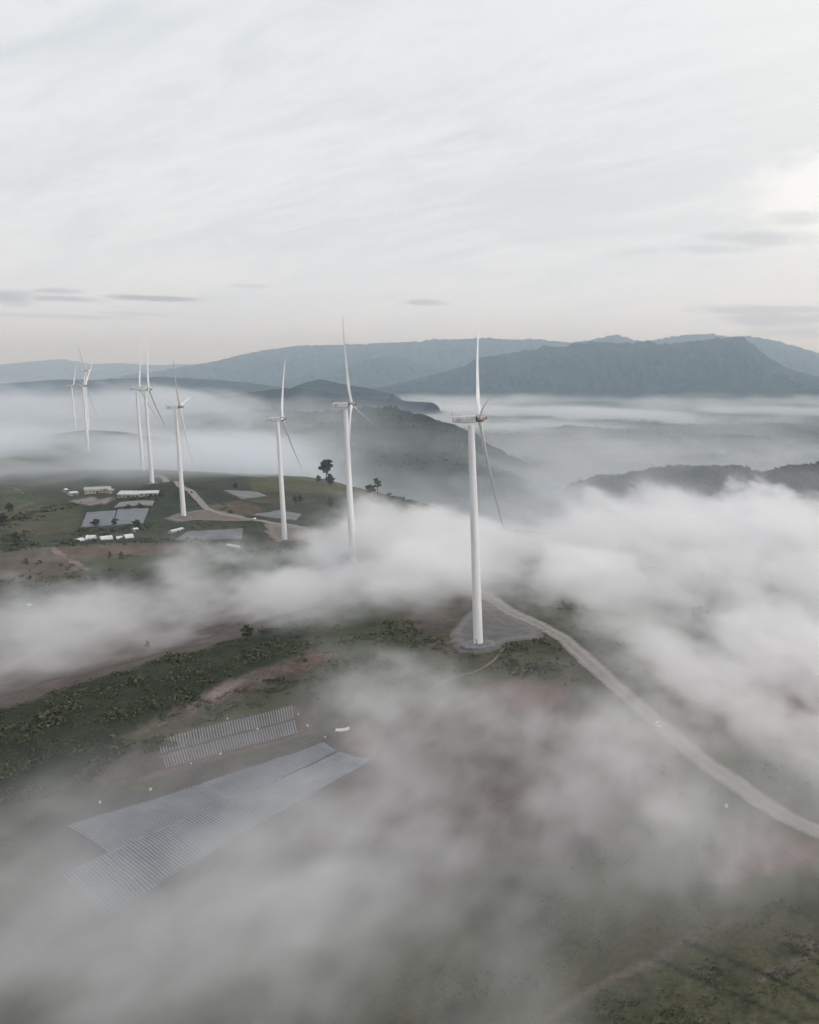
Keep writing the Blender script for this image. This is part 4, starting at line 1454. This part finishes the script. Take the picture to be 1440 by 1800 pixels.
scatter_clumps('grass_tufts', [
    ([(930, 1760), (1200, 1660), (1330, 1600), (1440, 1580), (1560, 1700), (1440, 1900), (930, 1900)], 1.0),
    ([(820, 1600), (1060, 1490), (1230, 1500), (1200, 1620), (1000, 1720)], .7),
    ([(0, 1430), (110, 1440), (60, 1540), (-100, 1560)], .6), ([(400, 1700), (900, 1700), (900, 1850), (200, 1850)], .5)], 2.2, 0.34, 6, M_TUFT, .50, 24, -0.16, -1.2)
scatter_clumps('hedge_scrub', [
    ([(0, 958), (130, 948), (250, 947), (380, 950), (470, 965), (560, 952), (600, 958), (590, 968), (480, 975), (380, 962), (250, 955), (100, 962), (0, 972)], 1.0),
    ([(135, 932), (200, 928), (262, 920), (262, 936), (200, 940), (140, 945)], 1.0), ([(0, 915), (60, 896), (130, 884), (140, 890), (90, 903), (10, 930)], .6),
    ([(200, 880), (280, 874), (285, 880), (215, 884)], .8), ([(220, 977), (242, 981), (240, 984), (218, 981)], 1.5), ([(30, 990), (66, 991), (60, 994), (34, 994)], 1.2), ([(108, 993), (130, 995), (128, 999), (106, 998)], 1.4),
    ([(300, 920), (420, 924), (440, 932), (330, 934), (290, 930)], .4), ([(0, 945), (60, 930), (40, 968), (0, 970)], .6),
    ([(680, 876), (740, 882), (775, 898), (750, 894), (700, 882)], .8), ([(0, 1010), (120, 1000), (260, 1003), (200, 1040), (60, 1060)], .35)], .05, 1.7, 10, M_LEAF2, .40, 22, 0.0, -0.8)


def forest(name, spots, seed):
    """woods seen far off: many lumpy crowns"""
    g = np.random.default_rng(seed)
    Vs, Fs, base = [], [], 0
    for x, y, s in spots:
        z = H(x, y) if False else None
        Vs.append((x, y, s))
    A = np.array(Vs)
    z = land(A[:, 0], A[:, 1])
    k = 16
    d = g.standard_normal((len(A), k, 3))
    d /= np.linalg.norm(d, axis=2)[:, :, None]
    Q = np.stack([A[:, 0], A[:, 1], z + A[:, 2] * .8], -1)[:, None] + d * (A[:, 2, None, None] * np.array((.62, .62, .8))) * g.uniform(.5, 1, (len(A), k, 1))
    V, Fq = quads_cloud(Q.reshape(-1, 3), np.repeat(A[:, 2], k) * .36, g)
    o = array_mesh(name, V, Fq, M_FOREST, smooth=False)
    tag(o, kind='stuff')
    return o


g = np.random.default_rng(5)
sp = []
crest = np.array([at_depth(px, py, Y)[:2] for (px, py, Y) in ((1000, 858, 1920), (1050, 852, 1900), (1153, 832, 1880), (1270, 830, 1850), (1330, 834, 1830), (1405, 828, 1780), (1480, 836, 1750), (1700, 860, 1700))])
for _ in range(5200):
    f = g.uniform(0, len(crest) - 1.001)
    i = int(f)
    p = crest[i] + (crest[i + 1] - crest[i]) * (f - i)
    sp.append((p[0] + g.normal(0, 25), p[1] - abs(g.normal(0, 150)) + g.uniform(0, 60), g.uniform(3.5, 8)))
for _ in range(9000):                                       # slopes of the middle hill
    x, y = g.uniform(-1900, -100), g.uniform(1900, 3500)
    if s2(T2H, np.array([x / 9.0]), np.array([y / 9.0]))[0] > 0.55 + g.uniform(-.3, .3) and x + .62 * y > 250:
        sp.append((x, y, g.uniform(2.0, 4.5)))
forest('woods', sp, 6)
sp = []
while len(sp) < 7000:                                      # tree rows and groves of the plain
    n = 40000
    r, a = np.exp(g.uniform(math.log(3300), math.log(15000), n)), g.uniform(-.62, .22, n)
    x, y = r * np.sin(a), r * np.cos(a)
    q = s2(T2H, x / 16 + 5, y / 9 + 5) + .5 * s2(T2H, x / 6, y / 4)
    k = q > 1.35 + g.uniform(-.25, .25, n)
    sp += [(u, v, g.uniform(4, 8)) for u, v in zip(x[k], y[k])]
forest('woods', sp[:7000], 7)


# ------------------------------------------------------------------ fog: banks of real vapour lying on the land
def fog_mat(name, col, aniso=0.3):
    m = bpy.data.materials.new(name)
    m.use_nodes = True
    t = m.node_tree
    t.nodes.clear()
    out = t.nodes.new('ShaderNodeOutputMaterial')
    v = t.nodes.new('ShaderNodeVolumePrincipled')
    v.inputs['Color'].default_value = (*col, 1)
    v.inputs['Density'].default_value = 1.0
    v.inputs['Anisotropy'].default_value = aniso
    t.links.new(v.outputs[0], out.inputs['Volume'])
    return m


def fog_object(name, lo, hi, step, dens, mat):
    """a block of vapour whose density is given on a grid (nx, ny, nz), 1/m"""
    nx, ny, nz = dens.shape
    me = bpy.data.meshes.new(name)
    me.vertices.add(dens.size)
    at = me.attributes.new('vapour', 'FLOAT', 'POINT')
    at.data.foreach_set('value', np.ascontiguousarray(dens.transpose(2, 1, 0)).astype(np.float32).ravel())
    me.materials.append(mat)
    o = bpy.data.objects.new(name, me)
    COL.objects.link(o)
    g = bpy.data.node_groups.new(name, 'GeometryNodeTree')
    g.interface.new_socket('Geometry', in_out='INPUT', socket_type='NodeSocketGeometry')
    g.interface.new_socket('Geometry', in_out='OUTPUT', socket_type='NodeSocketGeometry')
    gi, go = g.nodes.new('NodeGroupInput'), g.nodes.new('NodeGroupOutput')

    def N(kind, **kw):
        n = g.nodes.new(kind)
        for k, v in kw.items():
            setattr(n, k, v)
        return n

    def M(op, a, b, c=None):
        n = N('ShaderNodeMath', operation=op)
        for s, v in zip(n.inputs, (a, b, c)):
            if v is None:
                continue
            if isinstance(v, (int, float)):
                s.default_value = v
            else:
                g.links.new(v, s)
        return n.outputs[0]
    sp = N('ShaderNodeSeparateXYZ')
    g.links.new(N('GeometryNodeInputPosition').outputs[0], sp.inputs[0])
    idx = []
    for a in range(3):
        k = M('DIVIDE', M('SUBTRACT', sp.outputs[a], float(lo[a])), float(step[a]))
        idx.append(M('FLOOR', M('ADD', k, 0.5), 0.0))
    i = M('ADD', idx[0], M('MULTIPLY', M('ADD', idx[1], M('MULTIPLY', idx[2], float(ny))), float(nx)))
    na = N('GeometryNodeInputNamedAttribute', data_type='FLOAT')
    na.inputs['Name'].default_value = 'vapour'
    sm = N('GeometryNodeSampleIndex', data_type='FLOAT', domain='POINT', clamp=True)
    g.links.new(gi.outputs[0], sm.inputs['Geometry'])
    g.links.new(na.outputs[0], sm.inputs['Value'])
    g.links.new(i, sm.inputs['Index'])
    vc = N('GeometryNodeVolumeCube')
    g.links.new(sm.outputs[0], vc.inputs['Density'])
    vc.inputs['Min'].default_value = lo
    vc.inputs['Max'].default_value = [lo[a] + step[a] * (dens.shape[a] - 1) for a in range(3)]
    for k, s in zip(('X', 'Y', 'Z'), dens.shape):
        vc.inputs['Resolution ' + k].default_value = s
    ms = N('GeometryNodeSetMaterial')
    ms.inputs['Material'].default_value = mat
    g.links.new(vc.outputs[0], ms.inputs[0])
    g.links.new(ms.outputs[0], go.inputs[0])
    md = o.modifiers.new('vapour', 'NODES')
    md.node_group = g
    tag(o, kind='stuff')
    return o


def block(lo, hi, step):
    ax = [np.arange(lo[a], hi[a] + step[a] * .5, step[a]) for a in range(3)]
    X2, Y2 = np.meshgrid(ax[0], ax[1], indexing='ij')
    Z2 = land(X2, Y2)
    return ax, X2, Y2, Z2


def area(X, Y, poly, soft):
    """soft weight of a patch, given as an outline on the ground"""
    return sstep(-poly_sd(X, Y, poly), -soft, soft)


def height_prof(q):
    """1 near the ground, wispy fade to 0 at the top"""
    return np.clip(1 - q, 0, 1) ** 0.8 * (q > -0.6)


M_FOG = fog_mat('fog_near', (0.993, 0.986, 0.991), 0.55)
M_FOG_FAR = fog_mat('fog_far', (0.950, 0.970, 1.0), 0.55)


def near_fog():
    lo, hi, st = (-560.0, 120.0, -120.0), (400.0, 1100.0, 66.0), (2.7, 4.6, 2.6)
    ax, X, Y, Z = block(lo, hi, st)
    shape = (len(ax[0]), len(ax[1]), len(ax[2]))
    zz = ax[2][None, None, :]
    # wind noise, drawn out and sheared with height
    X3, Y3, Z3 = X[:, :, None] + 0 * zz, Y[:, :, None] + 0 * zz, zz + 0 * X[:, :, None]
    wx = X3 * 1.0 + Y3 * 0.16 + 0.7 * Z3                     # the wisps run with the wind, away over the ridge
    wy = -X3 * 0.12 + Y3 * 0.42 + 0.5 * Z3
    a = s3(T3, wx / 3.4 + 5, wy / 2.6 + 61, Z3 / 2.2 + 11)
    b = s3(T3B, wx / 1.7 + .9 * a * 5, wy / 1.3 + 40, Z3 / 1.5 + 7 + 3 * a)
    c = s3(T3B, wx / 1.0 + 3 * b, wy / 0.85 + 10, Z3 / 0.9 + 2 * a)
    n = 0.38 * a + 0.46 * b + 0.56 * c
    D = np.zeros(shape, np.float32)
    hgt = Z3 - Z[:, :, None]

    def lay(px, soft, sig, h, cut=0.0, gain=1.0, hn=0.5, world=None):
        P = world if world is not None else gp(px)
        w = area(X, Y, P, soft)[:, :, None]
        hh = h * (1 + hn * n)
        q = hgt / np.maximum(hh, 3)
        k = np.clip(0.55 + gain * n - cut, 0, 2.0)
        return sig * w * height_prof(q) * k

    D += lay([(-300, 1500), (0, 1490), (110, 1560), (230, 1600), (360, 1540), (470, 1440), (600, 1385), (660, 1330), (620, 1290), (540, 1240), (660, 1225), (800, 1225), (930, 1215), (1050, 1260), (1170, 1330), (1200, 1420), (1260, 1560), (1200, 1600),
              (1040, 1680), (900, 1760), (800, 1850), (-300, 1900)], 18, 0.024, 20, -0.05, 0.38, 0.4)
    D += lay([(0, 1600), (300, 1600), (420, 1500), (700, 1430), (900, 1500), (1000, 1580), (800, 1700), (600, 1760), (300, 1790), (0, 1750)], 18, 0.011, 24, -0.05, 0.40, 0.4)      # thicker in front
    D += lay([(520, 1250), (660, 1230), (900, 1220), (1030, 1270), (1040, 1330), (800, 1300), (620, 1330)], 14, 0.046, 12, 0.0, 0.6)                                     # over the red soil by the shelter
    D += lay([(-300, 1470), (0, 1440), (180, 1420), (420, 1360), (640, 1310), (560, 1400), (400, 1500), (150, 1600), (-300, 1600)], 14, 0.022, 14, -0.2, 0.35)           # veil on the long beds
    D += lay([(-300, 1090), (0, 1062), (200, 1030), (330, 1000), (480, 985), (640, 968), (700, 1010), (560, 1050), (420, 1105), (300, 1140), (180, 1172), (0, 1222), (-300, 1250)], 16, 0.036, 20, -0.05, 0.55)   # misty brown hollow
    D += lay([(430, 1060), (620, 1015), (780, 1030), (830, 1050), (760, 1080), (620, 1100), (500, 1120)], 14, 0.024, 18, 0.0, 0.65)
    D += lay([(960, 1040), (1440, 1060), (1900, 1150), (1900, 1500), (1440, 1430), (1330, 1370), (1210, 1300), (1100, 1210), (1040, 1150)], 18, 0.034, 21, -0.12, 0.5)         # right of the road
    D += lay([(1130, 1190), (1260, 1140), (1440, 1120), (1900, 1200), (1900, 1420), (1440, 1350), (1280, 1300)], 22, 0.050, 25, -0.12, 0.45)
    D += lay([(1040, 1180), (1120, 1180), (1230, 1270), (1300, 1340), (1200, 1340), (1080, 1250)], 10, 0.032, 11, 0.0, 0.6)                                                # thin over the road
    D += lay([(1200, 1500), (1440, 1490), (1700, 1560), (1440, 1600), (1240, 1600)], 12, 0.040, 16, 0.05, 0.8)
    D += lay([(530, 985), (590, 955), (700, 948), (860, 1005), (880, 1042), (800, 1048), (700, 1035), (620, 1035), (545, 1025)], 18, 0.075, 26, -0.3, 0.3, 0.3)                                            # the spill over the ridge road
    D += lay([(-400, 1400), (200, 1640), (700, 1560), (1100, 1480), (1440, 1420), (1900, 1400), (1900, 1560), (1300, 1640), (1000, 1740), (900, 2000), (-400, 2000)], 25, 0.022, 24, -0.3, 0.36, 0.25)
    D += lay([(-400, 1380), (0, 1400), (250, 1360), (500, 1300), (620, 1240), (1000, 1215), (1150, 1280), (1250, 1380), (1440, 1440), (1900, 1420), (1900, 1640), (1300, 1660), (1050, 1800), (950, 2050), (-400, 2050)], 20, 0.013, 24, -0.4, 0.16, 0.12)   # smooth mist under the wisps
    D += lay([(0, 1700), (400, 1690), (1000, 1700), (1050, 1760), (950, 2050), (-300, 2050)], 16, 0.024, 22, -0.3, 0.4, 0.25)
    D += lay([(560, 1340), (900, 1310), (1190, 1330), (1210, 1480), (900, 1570), (520, 1600)], 18, 0.030, 16, -0.15, 0.5)                                             # over the bare soil   # thin even layer in front
    D += lay([(830, 1000), (860, 960), (1000, 955), (1060, 1000), (1060, 1050), (960, 1066), (880, 1046)], 16, 0.060, 24, -0.25, 0.35, 0.3)                                  # behind the nearest turbine
    clear = area(X, Y, gp([(640, 1120), (720, 1085), (800, 1068), (870, 1072), (985, 1112), (1030, 1175), (1010, 1225), (900, 1212), (760, 1222), (640, 1215), (480, 1230), (200, 1330), (0, 1380), (-300, 1420), (-300, 1300), (0, 1262), (180, 1205), (430, 1135)]), 14)[:, :, None]
    D *= 1 - 0.86 * clear                                     # the wind-swept crown of the ridge stays nearly free
    # the big bank: fills the valley beyond the ridge and spills over it by the second turbine
    near_edge = [(-345, 640), (-300, 600), (-235, 560), (-180, 545), (-120, 545), (-60, 520), (0, 500), (60, 470), (200, 440), (420, 410), (420, 1120), (-20, 1120), (-120, 960), (-190, 820), (-250, 740), (-310, 710)]
    w = area(X, Y, near_edge, 52)[:, :, None]
    top = (14 - 9 * sstep(X, -60, 120))[:, :, None] + 8 * n
    over = (top - Z3) / 26.0
    k = np.clip(over, 0, 1) ** 0.7 * np.clip(0.85 + 0.38 * n, 0.1, 2)
    D += 0.044 * w * k * (hgt > -8)
    D *= 1 - 0.62 * area(X, Y, gp([(980, 1075), (1240, 1050), (1330, 1110), (1230, 1180), (1090, 1200)]), 16)[:, :, None]      # a thin place over the slope right of the road
    D *= 1 - 0.45 * area(X, Y, gp([(100, 1450), (560, 1300), (670, 1330), (560, 1410), (400, 1500), (210, 1560)]), 14)[:, :, None]
    # thin mist over everything beyond the first turbine
    D += 4.6e-4 * np.clip((64 - Z3) / 50, 0, 1) * sstep(Y3, 420, 800)
    # ground clearance and grid edges
    for ax_, m in ((0, 6), (1, 6)):
        r = np.arange(shape[ax_])
        e = np.clip(np.minimum(r, shape[ax_] - 1 - r) / m, 0, 1)
        D *= e.reshape([-1 if i == ax_ else 1 for i in range(3)])
    D[hgt < -7] = 0
    D[D < 0.00005] = 0
    fog_object('fog', lo, hi, st, D, M_FOG)


near_fog()


def mid_fog():
    lo, hi, st = (-2700.0, 1050.0, -176.0), (800.0, 4000.0, 136.0), (18.0, 18.0, 8.0)
    ax, X, Y, Z = block(lo, hi, st)
    shape = (len(ax[0]), len(ax[1]), len(ax[2]))
    zz = ax[2][None, None, :]
    X3, Y3, Z3 = X[:, :, None] + 0 * zz, Y[:, :, None] + 0 * zz, zz + 0 * X[:, :, None]
    wx, wy = X3 + 0.2 * Y3 + 1.4 * Z3, -0.1 * X3 + 0.55 * Y3
    a = s3(T3, wx / 13 + 50, wy / 10 + 2, Z3 / 7 + 1)
    b = s3(T3B, wx / 6.5 + 5 * a, wy / 5 + 60, Z3 / 4.5)
    n = 0.6 * a + 0.5 * b
    hgt = Z3 - Z[:, :, None]
    D = np.zeros(shape, np.float32)

    def bank(world, soft, sig, top, amp, fade):
        w = area(X, Y, world, soft)[:, :, None]
        k = np.clip((top + amp * n - Z3) / fade, 0, 1) ** 0.8 * np.clip(0.75 + 0.5 * n, 0.05, 2)
        return sig * w * k

    D += bank([(-1500, 1230), (-1100, 1230), (-850, 1230), (-740, 1260), (-640, 1330), (-560, 1450), (-700, 1640), (-900, 1800), (-960, 2060), (-1500, 2120), (-2300, 2100), (-2200, 1200)], 70, 0.028, 38, 12, 34)
    D += bank([(-2300, 1450), (-1000, 1480), (-900, 1600), (-960, 1790), (-2300, 1850)], 60, 0.032, 46, 7, 16)
    D += bank([(-620, 1300), (-520, 1250), (-430, 1350), (-480, 1550), (-640, 1600)], 90, 0.004, 6, 14, 30)
    D += bank([(-2700, 2250), (-1700, 2350), (-1350, 2500), (-1150, 2700), (-1350, 3200), (-2700, 3300)], 150, 0.010, 82, 26, 60)
    D += bank([(-1500, 2450), (-1150, 2550), (-950, 2550), (-1000, 2700), (-1300, 2850)], 110, 0.006, 34, 22, 40)
    D += bank([(-520, 1750), (-380, 1700), (-240, 1750), (-180, 1950), (-330, 2150), (-560, 2150)], 80, 0.008, -22, 22, 60)
    D += bank([(-330, 1650), (-100, 1600), (30, 1650), (0, 1900), (-250, 1950)], 80, 0.006, -60, 24, 60)
    D += bank([(-420, 1050), (800, 1050), (800, 1620), (200, 1640), (-150, 1620), (-330, 1500)], 50, 0.012, -62, 20, 50)
    D += bank([(-900, 2050), (-500, 2000), (-350, 2300), (-700, 2500), (-1000, 2400)], 160, 0.0012, 0, 30, 60)
    D += bank([(-420, 1050), (800, 1050), (800, 2100), (-300, 2100)], 90, 0.0022, 0, 30, 90)
    D += bank([(-2200, 1650), (-1300, 1650), (-850, 1750), (-800, 2300), (-2200, 2300)], 150, 0.0030, 44, 26, 50)
    D += 8.0e-4 * np.clip((-70 + 20 * n - Z3) / 50, 0, 1) * sstep(Y3, 2300, 3000) * np.clip(1 + 1.1 * n, 0.05, 2.6)
    D += 5.0e-4 * np.clip((100 - Z3) / 90, 0, 1) * np.clip(1 + 0.6 * n, 0.1, 2.2)
    for ax_, m in ((0, 4), (1, 3)):
        r = np.arange(shape[ax_])
        e = np.clip(np.minimum(r, shape[ax_] - 1 - r) / m, 0, 1)
        D *= e.reshape([-1 if i == ax_ else 1 for i in range(3)])
    D[hgt < -14] = 0
    D[D < 0.00003] = 0
    fog_object('fog', lo, hi, st, D, M_FOG_FAR)


mid_fog()


def valley_fog():
    lo, hi, st = (-7600.0, 4050.0, -178.0), (2600.0, 15500.0, 6.0), (90.0, 70.0, 8.0)
    ax, X, Y, Z = block(lo, hi, st)
    shape = (len(ax[0]), len(ax[1]), len(ax[2]))
    zz = ax[2][None, None, :]
    X3, Y3, Z3 = X[:, :, None] + 0 * zz, Y[:, :, None] + 0 * zz, zz + 0 * X[:, :, None]
    a = s3(T3, X3 / 45 + 9, Y3 / 70 + 3, Z3 / 30)
    b = s3(T3B, X3 / 40 + 4 * a, Y3 / 30 + 60, Z3 / 20)
    n = 0.6 * a + 0.5 * b
    D = np.zeros(shape, np.float32)

    def pool(px, soft, sig, top, amp, fade=30):
        P = [on_plane(u, v, PLAIN + 20)[:2] for u, v in px]
        w = area(X, Y, P, soft)[:, :, None]
        return sig * w * np.clip((top + amp * n - Z3) / fade, 0, 1) * np.clip(0.8 + 0.5 * n, 0.05, 2)

    D += pool([(690, 745), (760, 752), (900, 757), (1020, 754), (1120, 748), (1230, 739), (1260, 730), (1180, 722), (1000, 719), (800, 718), (690, 722)], 220, 0.012, PLAIN + 50, 16)
    D += pool([(1200, 722), (1440, 728), (1800, 730), (1800, 718), (1440, 716), (1250, 716)], 160, 0.0040, PLAIN + 44, 14)
    D += pool([(960, 786), (1040, 792), (1180, 782), (1190, 774), (1060, 772), (960, 770)], 120, 0.0030, PLAIN + 34, 14)
    D += pool([(1000, 806), (1250, 812), (1600, 808), (1600, 786), (1300, 784), (1100, 796)], 140, 0.0008, PLAIN + 40, 18)
    D += pool([(250, 703), (400, 704), (420, 695), (250, 694)], 250, 0.0025, PLAIN + 45, 10)
    # broad thin layer over the whole plain
    D += (0.0007 * np.clip((-70 + 26 * n - Z3) / 60, 0, 1) * np.clip(1 + 1.0 * n, 0.05, 2.6) * sstep(Y3, 4000, 4600))
    for ax_, m in ((0, 3), (1, 3)):
        r = np.arange(shape[ax_])
        e = np.clip(np.minimum(r, shape[ax_] - 1 - r) / m, 0, 1)
        D *= e.reshape([-1 if i == ax_ else 1 for i in range(3)])
    D[D < 0.00001] = 0
    fog_object('fog', lo, hi, st, D, M_FOG_FAR)


valley_fog()

# ------------------------------------------------------------------ haze: one box of even air round everything
mb = MB()
mb.box((-60000, -60000, PLAIN - 12), (60000, 60000, 1240))
hz = mb.build('haze', fog_mat('haze_air', (0.64, 0.82, 1.0), 0.66))
hz.data.materials[0].node_tree.nodes['Principled Volume'].inputs['Density'].default_value = 5.5e-5
hz.data.materials[0].node_tree.nodes['Principled Volume'].inputs['Absorption Color'].default_value = (1, 1, 1, 1)     # clear air scatters, it does not soak up light
tag(hz, kind='stuff')
